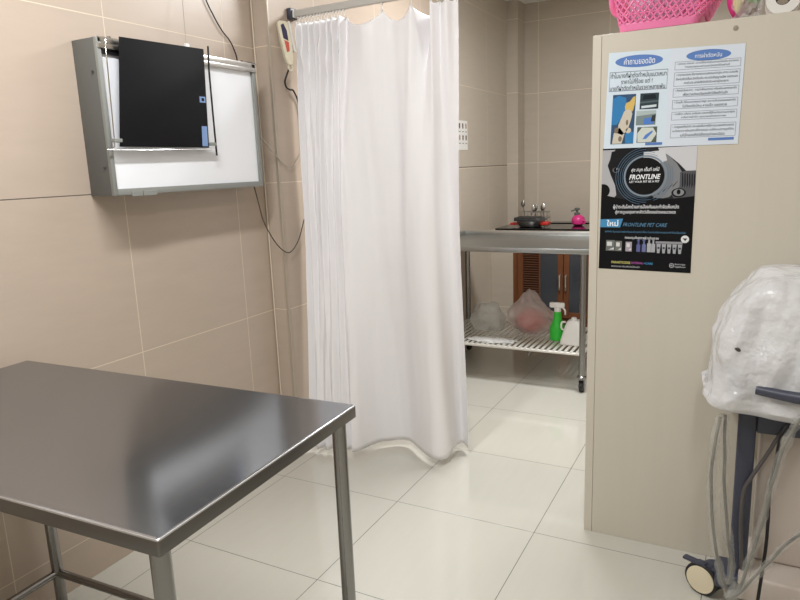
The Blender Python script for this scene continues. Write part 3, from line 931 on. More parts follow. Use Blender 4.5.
bm = new(); text(bm, fP, '+CARE', 0.50, 0.052, 0.60, 0.070, 1, 0.014); flat('cyan_lettering', bm, pm(70, 150, 200), ps)
bm = new()
text(bm, fP, 'สอบถามรายละเอียดเพิ่มเติมได้ที่คลินิก', 0.145, 0.020, 0.46, 0.036, 1, 0.004)
mk = bm
flat('footer_lettering', mk, pm(196, 198, 202), ps)
bm = new()
text(bm, fP, 'Boehringer', 0.835, 0.056, 0.945, 0.072, 1, 0.01)
text(bm, fP, 'Ingelheim', 0.835, 0.036, 0.945, 0.052, 1, 0.01)
arcband(bm, fP, 0.800, 0.054, 0.020, 0.020 * ASP, 0.006, 1, 0, 360, 20, ASP)
for i in range(3):
    rect(bm, fP, 0.788 + 0.009 * i, 0.048, 0.793 + 0.009 * i, 0.058 + 0.004 * (i == 1), 1)
flat('maker_mark', bm, pm(196, 198, 202), ps)

# ------------------------------------------------------------------ tall cream cabinet
K = thing('cabinet', 'tall cream laminate cabinet whose back carries the notice and black poster', 'cabinet', (1.6, 1.0, 0))
obj('body', box((0.772, CY + 0.004, 0.0), (2.6, 1.16, 1.802), 0.002), M_cab, K)
obj('edge_band', box((0.768, CY, 0.0), (0.797, CY + 0.03, 1.810), 0.0015), M_edge, K)
obj('back_panel', box((0.798, CY, 0.0), (2.6, CY + 0.012, 1.810), 0.0012), M_cab, K)
obj('top_panel', box((0.768, CY + 0.002, 1.803), (2.6, 1.16, 1.811), 0.001), M_cab, K)
obj('cam_cover', lathe([(0.0075, 0), (0.0075, 0.0012), (0.006, 0.0018)], 20, TR(1.196, CY, 1.782, rx=pi / 2)), mat('grey brown cap', rgb(150, 140, 124), 0.5), K, True)

ZT = 1.8115
# pink basket with pierced sides
BK = thing('basket', 'pink pierced plastic basket on top of the cream cabinet', 'basket', (0.97, 0.84, ZT))
def rr(x0, x1, y0, y1, r, z, n=5):
    out = []
    for cx, cy, a0 in ((x1 - r, y1 - r, 0), (x0 + r, y1 - r, 90), (x0 + r, y0 + r, 180), (x1 - r, y0 + r, 270)):
        for k in range(n + 1):
            a = radians(a0 + 90 * k / n)
            out.append(Vector((cx + r * cos(a), cy + r * sin(a), z)))
    return out
def loft(bm, loops, close=False):
    vs = [[bm.verts.new(p) for p in L] for L in loops]
    fs = []
    for a, b in zip(vs, vs[1:]):
        for k in range(len(a)):
            fs.append(bm.faces.new((a[k], a[(k + 1) % len(a)], b[(k + 1) % len(b)], b[k])))
    return vs, fs
def bk_loop(t, n=None, grow=0.0):
    return rr(0.848 - 0.035 * t - grow, 1.090 + 0.11 * t + grow, 0.715 - 0.01 * t - grow, 0.93 + 0.03 * t + grow, 0.03, ZT + 0.003 + 0.20 * t)
bm = new()
vs, fs = loft(bm, [bk_loop(0.0), bk_loop(0.10), bk_loop(0.13)])
bm.faces.new(vs[0][::-1])
obj('base_tray', bm, M_pink, BK, True).modifiers.new('s', 'SOLIDIFY').thickness = 0.0025
# pierced wall: dense loops resampled, inset, holes removed
def dense(L, n):
    L = L + [L[0]]
    acc = [0]
    for a, b in zip(L, L[1:]):
        acc.append(acc[-1] + (b - a).length)
    out, j = [], 0
    for i in range(n):
        d = acc[-1] * i / n
        while j < len(acc) - 2 and acc[j + 1] < d:
            j += 1
        out.append(L[j].lerp(L[j + 1], (d - acc[j]) / max(1e-9, acc[j + 1] - acc[j])))
    return out
bm = new()
NB = 46
LT = [dense(bk_loop(0.12 + 0.136 * k), NB) for k in range(7)]
for b in range(NB):
    for d in (-1, 1):
        add_tube(bm, [LT[k][(b + d * k) % NB] for k in range(7)], 0.0034, 5)
for k in (1, 3, 5):
    add_tube(bm, LT[k] + [LT[k][0]], 0.0026, 5)
obj('pierced_wall', bm, M_pink, BK, True)
bm = new()
vs, fs = loft(bm, [bk_loop(0.94), bk_loop(1.0), bk_loop(1.0, grow=0.014), bk_loop(0.93, grow=0.016)])
obj('rim', bm, M_pink, BK, True).modifiers.new('s', 'SOLIDIFY').thickness = 0.0025
bm = tube([(0.835, 0.79, ZT + 0.19), (0.815, 0.79, ZT + 0.15), (0.812, 0.80, ZT + 0.11), (0.818, 0.81, ZT + 0.085), (0.834, 0.81, ZT + 0.07)], [0.012, 0.013, 0.013, 0.012, 0.008], 10, 5)
obj('clip_handle', bm, M_pink, BK, True)
o = obj('wrapped_pack', blob((0.97, 0.83, ZT + 0.10), (0.110, 0.078, 0.10), 4, 0.12, 3, ZT + 0.012, 2.0), M_lilac, None, True)
tag(o, 'pale lilac wrapped pack filling the pink basket', 'pack')
# flowers in clear wrap
FL = thing('wrapped_flowers', 'magenta and green artificial flowers in clear wrap beside the pink basket', 'flowers', (1.19, 0.78, ZT))
def leaf(p, d, L, W, up=(0, 0, 1)):
    bm = new()
    d = Vector(d).normalized()
    s = d.cross(Vector(up)).normalized()
    nn = s.cross(d)
    n = 8
    rows = []
    for i in range(n + 1):
        t = i / n
        w = W * sin(pi * min(1, t * 0.93 + 0.07)) ** 0.8
        c = Vector(p) + d * L * t + nn * (0.25 * L * t * (1 - t))
        rows.append([bm.verts.new(c - s * w), bm.verts.new(c + nn * 0.15 * W), bm.verts.new(c + s * w)])
    for a, b in zip(rows, rows[1:]):
        for k in (0, 1):
            bm.faces.new((a[k], a[k + 1], b[k + 1], b[k]))
    return bm
M_mag = mat('magenta petal', rgb(214, 52, 128), 0.5)
M_leaf = mat('leaf green', rgb(120, 170, 84), 0.5)
M_yel = mat('pale yellow petal', rgb(232, 214, 140), 0.5)
for p, d, L, W, m, nm in (((1.190, 0.75, ZT + 0.01), (-0.1, -0.1, 1), 0.11, 0.02, M_mag, 'petal'), ((1.190, 0.76, ZT + 0.012), (0.7, 0, 1), 0.12, 0.02, M_mag, 'petal'),
                          ((1.195, 0.74, ZT + 0.02), (0.1, -0.1, 1), 0.11, 0.016, M_yel, 'petal'), ((1.205, 0.77, ZT + 0.02), (-0.2, 0.1, 1), 0.13, 0.018, M_leaf, 'leaf'),
                          ((1.225, 0.75, ZT + 0.02), (0.4, -0.1, 1), 0.12, 0.022, M_leaf, 'leaf'), ((1.235, 0.76, ZT + 0.03), (0.1, 0, 1), 0.10, 0.02, M_leaf, 'leaf'),
                          ((1.205, 0.76, ZT + 0.03), (0.9, 0, 0.7), 0.09, 0.018, M_mag, 'petal')):
    obj(nm, leaf(p, d, L, W, (0, -1, 0.2)), m, FL, True).modifiers.new('s', 'SOLIDIFY').thickness = 0.001
obj('bud', blob((1.232, 0.745, ZT + 0.03), (0.02, 0.02, 0.018), 3, 0.1), mat('brown bud', rgb(138, 104, 84), 0.6), FL, True)
bm = blob((1.222, 0.765, ZT + 0.075), (0.052, 0.055, 0.085), 4, 0.25, 2.5, ZT + 0.002, 4.0, 0.3)
obj('clear_wrap', bm, M_bag, FL, True)
PR = thing('paper_roll', 'white paper roll lying with its dark core facing out on the cabinet', 'paper roll', (1.30, 0.79, ZT))
def pipe(r0, r1, y0, y1, c):
    return lathe([(r0, y0), (r1, y0), (r1, y1), (r0, y1), (r0, y0)], 40, TR(c[0], 0, c[1], rx=-pi / 2), False)
obj('paper', pipe(0.021, 0.047, 0.735, 0.85, (1.318, ZT + 0.0475)), M_white_pl, PR, True)
obj('core', pipe(0.0185, 0.021, 0.738, 0.848, (1.318, ZT + 0.0475)), mat('grey card core', rgb(74, 66, 62), 0.8), PR, True)
o = obj('plastic_bag', blob((1.43, 0.79, ZT + 0.05), (0.055, 0.05, 0.055), 4, 0.25, 2.5, ZT + 0.002, 7.0, 0.35), M_bag, None, True)
tag(o, 'small clear plastic bag beside the paper roll on top of the cabinet', 'bag')

# ------------------------------------------------------------------ icon sheet on the far left wall
S = thing('icon_sheet', 'small white sheet with two rows of dark icons on the far wall', 'sign', (-0.662, 3.0, 1.62))
obj('sheet_board', box((-0.6655, 2.80, 1.515), (-0.6615, 3.125, 1.728)), M_white_pl, S)
for r in range(2):
    for c in range(5):
        yy = 3.095 - 0.062 * c
        zz = 1.685 - 0.085 * r
        m = pm(88, 74, 66) if (r + c) % 3 else pm(170, 128, 78)
        bm = new()
        add_lathe(bm, [(0.004, -0.016), (0.013, -0.006), (0.011, 0.006), (0.014, 0.014), (0.006, 0.024)], 10, Matrix.Translation((-0.6612, yy, zz)) @ Matrix.Diagonal((0.03, 1, 1, 1)))
        obj('icon', bm, m, S)
bm = new()
for r in range(2):
    for c in range(5):
        add_box(bm, (-0.6614, 3.08 - 0.062 * c, 1.645 - 0.085 * r), (-0.6609, 3.112 - 0.062 * c, 1.651 - 0.085 * r))
obj('caption_lines', bm, pm(130, 130, 130), S)

# ------------------------------------------------------------------ steel trolley table behind the curtain
W = thing('trolley_table', 'wheeled stainless steel table with slatted lower shelf behind the curtain', 'table', (-0.08, 2.6, 0))
tx0, tx1, ty0, ty1, tz = -0.635, 0.47, 2.235, 2.955, 0.892
obj('tabletop', box((tx0, ty0, tz - 0.032), (tx1, ty1, tz), 0.004), steel('dull steel sheet', rgb(160, 162, 161), 0.32, (60, 2, 2)), W, True)
bm = box((tx0, ty1 - 0.018, tz - 0.004), (tx1, ty1, tz + 0.030), 0.004)
add_box(bm, (tx0, ty1 - 0.20, tz - 0.004), (tx0 + 0.018, ty1 - 0.01, tz + 0.030), 0.004)
obj('upstand', bm, M_steel_l, W, True)
for x in (tx0 + 0.038, tx1 - 0.060):
    for y in (ty0 + 0.03, ty1 - 0.035):
        bm = tube([(x, y, 0.095), (x, y, tz - 0.03)], 0.019, 20)
        leg = obj('leg', bm, M_steel, W, True)
        bm = lathe([(0.022, 0.088), (0.030, 0.092), (0.030, 0.10), (0.020, 0.106)], 20, TR(x, y, 0))
        add_box(bm, (x - 0.020, y - 0.012, 0.03), (x - 0.015, y + 0.018, 0.09))
        add_box(bm, (x + 0.015, y - 0.012, 0.03), (x + 0.020, y + 0.018, 0.09))
        obj('caster_fork', bm, M_steel, leg)
        bm = lathe([(0.012, -0.012), (0.034, -0.012), (0.036, -0.008), (0.036, 0.008), (0.034, 0.012), (0.012, 0.012)], 24, TR(x, y + 0.006, 0.036, ry=pi / 2))
        obj('caster_wheel', bm, M_rubber, leg, True)
zs = 0.252
bm = new()
for y in (ty0 + 0.03, ty1 - 0.035):
    add_tube(bm, [(tx0 + 0.038, y, zs - 0.012), (tx1 - 0.060, y, zs - 0.012)], 0.010, 10)
for x in (tx0 + 0.038, tx1 - 0.060):
    add_tube(bm, [(x, ty0 + 0.03, zs - 0.012), (x, ty1 - 0.035, zs - 0.012)], 0.010, 10)
n = 27
for i in range(n):
    x = tx0 + 0.065 + (tx1 - tx0 - 0.155) * i / (n - 1)
    add_box(bm, (x - 0.0090, ty0 + 0.022, zs - 0.006), (x + 0.0085, ty1 - 0.03, zs))
obj('slatted_shelf', bm, mat('pale steel slats', rgb(226, 225, 218), 0.4, 0.3), W)
obj('hook', tube([(0.085, ty0 + 0.02, zs - 0.02), (0.082, ty0 + 0.012, zs - 0.03), (0.078, ty0 + 0.012, zs - 0.055)], 0.003, 8), M_steel, W)
# things on the shelf
o = obj('plastic_bag', blob((-0.345, 2.66, 0.33), (0.12, 0.11, 0.115), 5, 0.3, 1.5, zs + 0.001, 1.0, 0.12), film_mat('misty plastic', rgb(244, 246, 244), 0.5, 0.25, 0.4), None, True)
tag(o, 'misty clear plastic bag at the left on the slatted shelf', 'bag')
o = obj('red_bundle', blob((-0.025, 2.66, 0.335), (0.10, 0.08, 0.078), 4, 0.2, 2.2, zs + 0.004, 3.0), M_red_pl, None, True)
tag(o, 'red bundle inside the clear bag on the slatted shelf', 'bundle')
def red_bag():
    bm = blob((-0.03, 2.66, 0.365), (0.165, 0.11, 0.13), 5, 0.25, 1.6, zs + 0.001, 6.5, 0.15)
    for v in bm.verts:
        if v.co.z > 0.40:
            k = min(1, (v.co.z - 0.40) / 0.09)
            v.co.x = v.co.x * (1 - 0.6 * k) + (-0.05) * 0.6 * k
            v.co.z += 0.05 * k
    return bm
o = obj('plastic_bag', red_bag(), film_mat('pinkish clear plastic', rgb(250, 240, 238), 0.45, 0.2, 0.5), None, True)
tag(o, 'clear plastic bag holding something red in the middle of the slatted shelf', 'bag')
SB = thing('spray_bottle', 'green spray bottle with white trigger head on the slatted shelf', 'spray bottle', (0.192, 2.52, zs))
sx, sy = 0.192, 2.52
obj('bottle', lathe([(0.046, 0.002), (0.050, 0.006), (0.050, 0.075), (0.046, 0.095), (0.028, 0.135), (0.024, 0.17), (0.0215, 0.19)], 28, TR(sx, sy, zs)), M_green, SB, True)
hd_ = obj('trigger_head', lathe([(0.020, 0.188), (0.022, 0.192), (0.022, 0.215), (0.014, 0.22)], 20, TR(sx, sy, zs)), M_white_pl, SB, True)
bm = box((sx - 0.052, sy - 0.013, zs + 0.215), (sx + 0.046, sy + 0.013, zs + 0.25), 0.007)
obj('nozzle', bm, M_white_pl, hd_, True)
bm = tube([(sx + 0.03, sy, zs + 0.22), (sx + 0.048, sy, zs + 0.20), (sx + 0.050, sy, zs + 0.17)], [0.007, 0.006, 0.004], 8, 4)
obj('trigger', bm, M_white_pl, hd_, True)
J = thing('white_container', 'white plastic container with a tapered top at the right on the slatted shelf', 'container', (0.30, 2.45, zs))
bm = new()
loops = [rr(0.235 + d1, 0.375 - d2, 2.40 + d1 * .6, 2.50 - d2 * .6, 0.02, zs + 0.002 + h) for d1, d2, h in ((0, 0, 0), (0.004, 0.0, 0.03), (0.02, 0.004, 0.09), (0.035, 0.01, 0.14), (0.045, 0.02, 0.152))]
vs, fs = loft(bm, loops)
bm.faces.new(vs[0][::-1]); bm.faces.new(vs[-1])
obj('body', bm, M_white_pl, J, True)
obj('cap', lathe([(0.018, 0.150), (0.018, 0.170), (0.014, 0.174)], 18, TR(0.315, 2.45, zs)), M_white_pl, J, True)
bm = tube([(0.262, 2.45, zs + 0.14), (0.238, 2.45, zs + 0.135), (0.235, 2.45, zs + 0.10), (0.25, 2.45, zs + 0.085)], 0.006, 8, 4)
obj('handle', bm, M_white_pl, J, True)
o = obj('papers', blob((-0.20, 2.36, zs + 0.004), (0.15, 0.065, 0.008), 4, 0.5, 4, zs + 0.001, 2.0), mat('white paper', rgb(232, 232, 230), 0.6), None, True)
tag(o, 'flat white paper wrapper near the front of the slatted shelf', 'paper')

# ------------------------------------------------------------------ kitchen counter with hob at the back
CN = thing('kitchen_counter', 'tiled kitchen counter with brown wooden cupboard doors at the back wall', 'counter', (0.3, 3.95, 0))
cy0, cz = 3.62, 0.855
obj('worktop', box((-0.664, cy0 - 0.01, cz - 0.05), (1.35, 4.06, cz), 0.004), M_counter, CN)
obj('worktop_back', box((-0.562, 4.05, cz - 0.05), (1.35, YB, cz), 0.002), M_counter, CN)
obj('side_pier', box((-0.664, cy0, 0), (-0.47, 4.05, cz - 0.05)), M_wallB, CN)
obj('plinth', box((-0.47, cy0 + 0.05, 0), (1.35, 4.05, 0.09)), M_wood, CN)
bm = new()
add_box(bm, (-0.47, cy0 + 0.002, 0.09), (-0.43, cy0 + 0.03, cz - 0.05), 0.002)
add_box(bm, (-0.43, cy0 + 0.002, cz - 0.12), (1.35, cy0 + 0.03, cz - 0.05), 0.002)
add_box(bm, (-0.43, cy0 + 0.002, 0.09), (1.35, cy0 + 0.03, 0.13), 0.002)
obj('face_frame', bm, M_wood, CN)
obj('carcass', box((-0.44, cy0 + 0.04, 0.09), (1.35, 4.05, cz - 0.06)), mat('dark cupboard inside', rgb(40, 32, 28), 0.7), CN)
def cup_door(x0, x1, hinge_left):
    z0_, z1_ = 0.14, cz - 0.13
    fy = cy0 - 0.018
    bm = new()
    st_ = 0.045
    add_box(bm, (x0, fy, z0_), (x0 + st_, fy + 0.018, z1_), 0.002)
    add_box(bm, (x1 - st_, fy, z0_), (x1, fy + 0.018, z1_), 0.002)
    add_box(bm, (x0 + st_, fy, z1_ - 0.03), (x1 - st_, fy + 0.018, z1_), 0.002)
    add_box(bm, (x0 + st_, fy, z0_), (x1 - st_, fy + 0.018, z0_ + 0.05), 0.002)
    d = obj('door', bm, M_wood, CN)
    xm = x0 + st_ + (x1 - x0 - 2 * st_) * 0.5
    bm = new()
    n = 26
    for i in range(n):
        z = z0_ + 0.055 + (z1_ - z0_ - 0.09) * i / (n - 1)
        add_box(bm, (x0 + st_, -0.010, -0.0022), (xm - 0.004, 0.010, 0.0022), 0, 1, Matrix.Translation((0, fy + 0.009, z)) @ Matrix.Rotation(radians(-38), 4, 'X'))
    add_box(bm, (xm - 0.008, fy + 0.001, z0_ + 0.05), (xm + 0.002, fy + 0.017, z1_ - 0.03))
    bg = box((xm + 0.002, fy + 0.006, z0_ + 0.05), (x1 - st_, fy + 0.011, z1_ - 0.03))
    if not hinge_left:
        for b2 in (bm, bg):
            for v in b2.verts:
                v.co.x = x0 + x1 - v.co.x
    obj('louver_panel', bm, M_wood, d)
    obj('glass_panel', bg, M_glassd, d)
    hx = x1 - 0.022 if hinge_left else x0 + 0.022
    hb = tube([(hx, fy, 0.50), (hx, fy - 0.022, 0.49), (hx, fy - 0.026, 0.44), (hx, fy - 0.022, 0.385), (hx, fy, 0.375)], 0.008, 8, 5)
    obj('handle', hb, M_chrome, d, True)
cup_door(-0.425, -0.045, True)
cup_door(-0.040, 0.34, False)
cup_door(0.345, 0.72, True)
HB = thing('cooktop', 'black glass cooktop set on the kitchen counter', 'cooktop', (0.1, 3.9, cz))
obj('glass_plate', box((-0.625, cy0 - 0.005, cz + 0.0005), (0.62, 4.04, cz + 0.016), 0.003), M_hob, HB)
o_ = obj('worktop_ledge', box((-0.30, 4.10, cz), (1.3, 4.245, cz + 0.022), 0.003), M_hob, CN)
ZP = cz + 0.017
PN = thing('grill_pan', 'round steel pan with black cover and red side handles on the cooktop', 'pan', (-0.372, 3.80, ZP))
px_, py_ = -0.372, 3.80
obj('pan_bowl', lathe([(0.06, 0.0), (0.095, 0.004), (0.112, 0.03), (0.118, 0.050), (0.114, 0.050), (0.095, 0.02), (0.04, 0.01)], 36, TR(px_, py_, ZP)), M_steel_l, PN, True)
bm = new()
vs, fs = loft(bm, [rr(px_ - 0.120, px_ + 0.115, py_ - 0.09, py_ + 0.11, 0.008, ZP + 0.051), rr(px_ - 0.122, px_ + 0.09, py_ - 0.09, py_ + 0.11, 0.008, ZP + 0.066), rr(px_ - 0.122, px_ + 0.06, py_ - 0.08, py_ + 0.10, 0.008, ZP + 0.080)])
bm.faces.new(vs[0][::-1]); bm.faces.new(vs[-1])
obj('black_cover', bm, M_black, PN, True)
for s in (-1, 1):
    bm = new()
    add_box(bm, (px_ + s * 0.098, py_ - 0.06, ZP + 0.016), (px_ + s * 0.165, py_ + 0.03, ZP + 0.034 + (0.008 if s > 0 else 0)), 0.006)
    obj('handle', bm, M_red_pl, PN, True)
RK = thing('dish_rack', 'steel wire rack with upright utensils behind the pan', 'dish rack', (-0.4, 3.98, ZP))
bm = new()
rx0, rx1, ry0, ry1 = -0.50, -0.27, 3.955, 4.035
for z in (0.004, 0.06, 0.11):
    add_tube(bm, [(rx0, ry0, ZP + z), (rx1, ry0, ZP + z), (rx1, ry1, ZP + z), (rx0, ry1, ZP + z), (rx0, ry0, ZP + z)], 0.003, 6)
for i in range(9):
    x = rx0 + (rx1 - rx0) * i / 8
    add_tube(bm, [(x, ry0, ZP + 0.115), (x, ry0, ZP + 0.004), (x, ry1, ZP + 0.004), (x, ry1, ZP + 0.115)], 0.002, 6)
obj('wire_basket', bm, M_steel_l, RK)
for i, (x, h, tilt) in enumerate(((-0.475, 0.20, -0.02), (-0.44, 0.155, 0.03), (-0.385, 0.165, 0.0), (-0.34, 0.17, 0.02), (-0.30, 0.16, -0.02))):
    bm = tube([(x, 3.99, ZP + 0.01), (x + tilt, 3.99, ZP + h * 0.8)], 0.004, 8)
    M4 = TR(x + tilt * 1.2, 3.99, ZP + h * 0.88) @ Matrix.Diagonal((1, 0.35, 1.5, 1))
    add_lathe(bm, [(0.004, -0.02), (0.018, -0.006), (0.018, 0.008), (0.007, 0.02)], 12, M4)
    obj('utensil', bm, M_chrome if i % 2 else M_steel, RK, True)
PK = thing('soap_pump', 'round hot pink dispenser with a grey pump at the back of the counter', 'dispenser', (-0.02, 3.98, ZP))
kx, ky = -0.003, 3.93
obj('pink_body', lathe([(0.03, 0.0), (0.05, 0.012), (0.056, 0.04), (0.05, 0.066), (0.03, 0.082), (0.022, 0.088)], 28, TR(kx, ky, ZP)), M_hot_pink, PK, True)
bm = tube([(kx + 0.03, ky - 0.03, ZP + 0.05), (kx + 0.07, ky - 0.035, ZP + 0.035), (kx + 0.055, ky - 0.04, ZP + 0.015)], 0.006, 8, 4)
obj('pink_handle', bm, M_hot_pink, PK, True)
bm = lathe([(0.024, 0.086), (0.024, 0.104), (0.01, 0.108), (0.01, 0.125), (0.022, 0.128), (0.022, 0.142), (0.012, 0.146)], 20, TR(kx - 0.01, ky, ZP))
add_tube(bm, [(kx - 0.01, ky, ZP + 0.134), (kx - 0.06, ky - 0.01, ZP + 0.118)], 0.006, 8)
obj('pump', bm, mat('greenish grey plastic', rgb(92, 98, 92), 0.45), PK, True)

# ------------------------------------------------------------------ covered medical trolley at the right
MC = thing('medical_cart', 'blue-grey medical cart on casters under a plastic cover at the right', 'cart', (1.55, 0.5, 0))
fx0 = 1.272
bm = new()
add_box(bm, (fx0, 0.445, 0.10), (fx0 + 0.050, 0.50, 0.67), 0.006, 3)
obj('leg', bm, M_slate, MC, True)
obj('leg', box((1.80, 0.445, 0.10), (1.85, 0.50, 0.67), 0.006, 3), M_slate, MC, True)
obj('cross_bar', box((fx0 + 0.05, 0.447, 0.585), (1.80, 0.498, 0.662), 0.006, 3), M_slate, MC, True)
obj('shelf_top', box((1.235, 0.37, 0.667), (1.86, 0.665, 0.69), 0.008, 3), M_slate, MC, True)
obj('machine', box((1.31, 0.44, 0.69), (1.84, 0.655, 0.99), 0.03, 4), mat('machine grey', rgb(222, 222, 222), 0.5), MC, True)
obj('monitor', box((1.44, 0.415, 0.80), (1.84, 0.438, 1.03), 0.012, 3), mat('grey green monitor shell', rgb(172, 186, 172), 0.4), MC, True)
obj('lower_body', box((1.335, 0.51, 0.135), (1.85, 0.655, 0.60), 0.012, 3), M_pale, MC, True)
obj('base_beam', box((1.235, 0.415, 0.065), (1.32, 0.53, 0.115), 0.010, 3), M_slate, MC, True)
obj('base_deck', box((1.30, 0.40, 0.05), (1.85, 0.66, 0.135), 0.012, 3), M_pale, MC, True)
bm = tube([(1.312, 0.335, 0.757), (1.40, 0.315, 0.753), (1.52, 0.290, 0.755), (1.66, 0.295, 0.742), (1.76, 0.33, 0.74)], [0.0135, 0.016, 0.019, 0.019, 0.019], 12, 8)
add_box(bm, (1.74, 0.32, 0.66), (1.78, 0.40, 0.745), 0.004)
obj('push_handle', bm, M_slate, MC, True)
def caster(x, y, rz):
    Q = TR(x, y, 0, rz=rz)
    bm = new()
    add_lathe(bm, [(0.026, 0.105), (0.034, 0.10), (0.036, 0.06), (0.028, 0.03)], 20, Q @ Matrix.Translation((0.025, 0.028, 0)))
    add_box(bm, (-0.012, -0.006, 0.075), (0.03, 0.020, 0.108), 0.005, 2, Q)
    add_box(bm, (-0.065, -0.012, 0.098), (-0.012, 0.012, 0.108), 0.004, 2, Q @ TR(0, 0, 0, ry=radians(0)))
    add_box(bm, (-0.020, -0.012, 0.085), (0.012, 0.012, 0.112), 0.004, 2, Q)
    c = obj('caster', bm, M_slate, MC, True)
    bm = lathe([(0.018, -0.014), (0.048, -0.014), (0.054, -0.009), (0.054, 0.009), (0.048, 0.014), (0.018, 0.014)], 40, Q @ TR(0, 0, 0.054, rx=pi / 2))
    obj('tyre', bm, M_rubber, c, True)
    bm = lathe([(0.046, 0.0125), (0.045, 0.0165), (0.012, 0.0185), (0.002, 0.0185)], 36, Q @ TR(0, 0, 0.054, rx=pi / 2))
    obj('hub_cover', bm, M_hub, c, True)
caster(1.199, 0.470, radians(-24))
caster(1.78, 0.42, radians(15))

# plastic cover: loops round the machine from the top down to the flared hem
CV = thing('plastic_cover', 'crumpled milky plastic sheet draped over the medical cart', 'plastic cover', (1.5, 0.5, 0.62))
def cv_loop(z, xl, xr, yf, yb, seed, n=120, amp=0.01, zamp=0.0, zfun=None):
    base = rr(xl, xr, yf, yb, min(0.09, (yb - yf) / 2.2), z, 14)
    out = []
    L = dense(base, n)
    cx, cy = (xl + xr) / 2, (yf + yb) / 2
    for i, p in enumerate(L):
        q = Vector((p.x * 11, p.y * 11, z * 5 + seed))
        k = amp * noise.noise(q) * 2 + amp * 0.9 * (0.35 - abs(noise.noise(Vector((p.x * 17, p.y * 17, z * 4.0 + seed + 7)))))
        d = Vector((p.x - cx, (p.y - cy) * 2.2, 0)).normalized()
        p = p + d * k
        p.y = min(p.y, 0.692)
        if zfun:
            p.z += zfun(p)
        out.append(p)
    return out
def hem_z(p):
    # hem rises and falls along the front
    return 0.018 * noise.noise(Vector((p.x * 6, p.y * 6, 2.0))) + (0.03 if p.x < 1.20 else 0) * (1.20 - p.x) / 0.04
prof = [(1.084, 1.335, 1.76, 0.52, 0.60), (1.079, 1.308, 1.80, 0.47, 0.645), (1.062, 1.286, 1.85, 0.425, 0.67), (1.03, 1.262, 1.87, 0.395, 0.68), (0.98, 1.236, 1.88, 0.378, 0.686), (0.94, 1.217, 1.885, 0.368, 0.688),
        (0.89, 1.200, 1.89, 0.358, 0.69), (0.84, 1.196, 1.89, 0.350, 0.69), (0.79, 1.194, 1.89, 0.346, 0.69), (0.75, 1.184, 1.892, 0.345, 0.69), (0.72, 1.170, 1.895, 0.342, 0.69), (0.69, 1.163, 1.90, 0.345, 0.69), (0.665, 1.170, 1.90, 0.352, 0.69), (0.645, 1.185, 1.895, 0.36, 0.69), (0.628, 1.205, 1.89, 0.372, 0.688)]
prof = [(z - (0.012 if z > 1.0 else 0), a, b, c, d) if z > 0.7 else (0.66 + (z - 0.69) * 0.35 + 0.03, a, b, c, d) for z, a, b, c, d in prof]
loops = [cv_loop(z, a, b, c, d, 3.1, amp=0.004 + 0.008 * min(1, (1.084 - z) / 0.15), zfun=(hem_z if z < 0.70 else None)) for z, a, b, c, d in prof]
bm = new()
vs, fs = loft(bm, loops[:12])
capc = bm.verts.new((1.56, 0.56, 1.074))
for k in range(len(vs[0])):
    bm.faces.new((vs[0][k], capc, vs[0][(k + 1) % len(vs[0])]))
bmesh.ops.subdivide_edges(bm, edges=list(bm.edges), cuts=2, use_grid_fill=True)
RIDGE = [((1.315, 1.065), (1.46, 0.93), 0.016), ((1.33, 1.06), (1.40, 0.90), 0.013), ((1.30, 1.05), (1.245, 0.86), 0.016), ((1.245, 0.86), (1.285, 0.72), 0.012),
         ((1.40, 0.90), (1.33, 0.78), 0.012), ((1.33, 0.78), (1.24, 0.71), 0.014), ((1.46, 0.93), (1.60, 0.88), 0.014), ((1.21, 0.93), (1.235, 0.75), 0.010), ((1.40, 0.90), (1.47, 0.74), 0.010)]
def ridge(x, z):
    k = 0
    for (ax, az), (bx, bz), h in RIDGE:
        dx, dz = bx - ax, bz - az
        t = max(0, min(1, ((x - ax) * dx + (z - az) * dz) / (dx * dx + dz * dz)))
        d = math.hypot(x - ax - dx * t, z - az - dz * t)
        k = max(k, h * max(0, 1 - d / 0.045))
    return k
for v in bm.verts:
    if v.co.y < 0.45:
        v.co.y -= 1.5 * ridge(v.co.x, v.co.z)
    q = v.co * 20
    q2 = v.co * 9
    n1 = abs(noise.noise(q)) - 0.25
    n2 = abs(noise.noise(q2 + Vector((3, 9, 4)))) - 0.25
    n3 = abs(noise.noise(v.co * 6 + Vector((1, 2, 8)))) - 0.2
    v.co += Vector((-0.5, -1, 0.3)).normalized() * (0.010 * n1 + 0.024 * n2 + 0.02 * n3)
    v.co.y = min(v.co.y, 0.693)
obj('sheet', bm, M_bag_white, CV, 60)
bm = new()
loft(bm, loops[10:])
obj('hem', bm, M_bag_rim, CV, 60)
obj('tear', lathe([(0.010, 0), (0.006, 0.004)], 10, TR(1.258, 0.338, 0.868, rx=pi / 2, ry=0.5) @ Matrix.Diagonal((1.0, 0.6, 1, 1))), M_cord_d, CV)

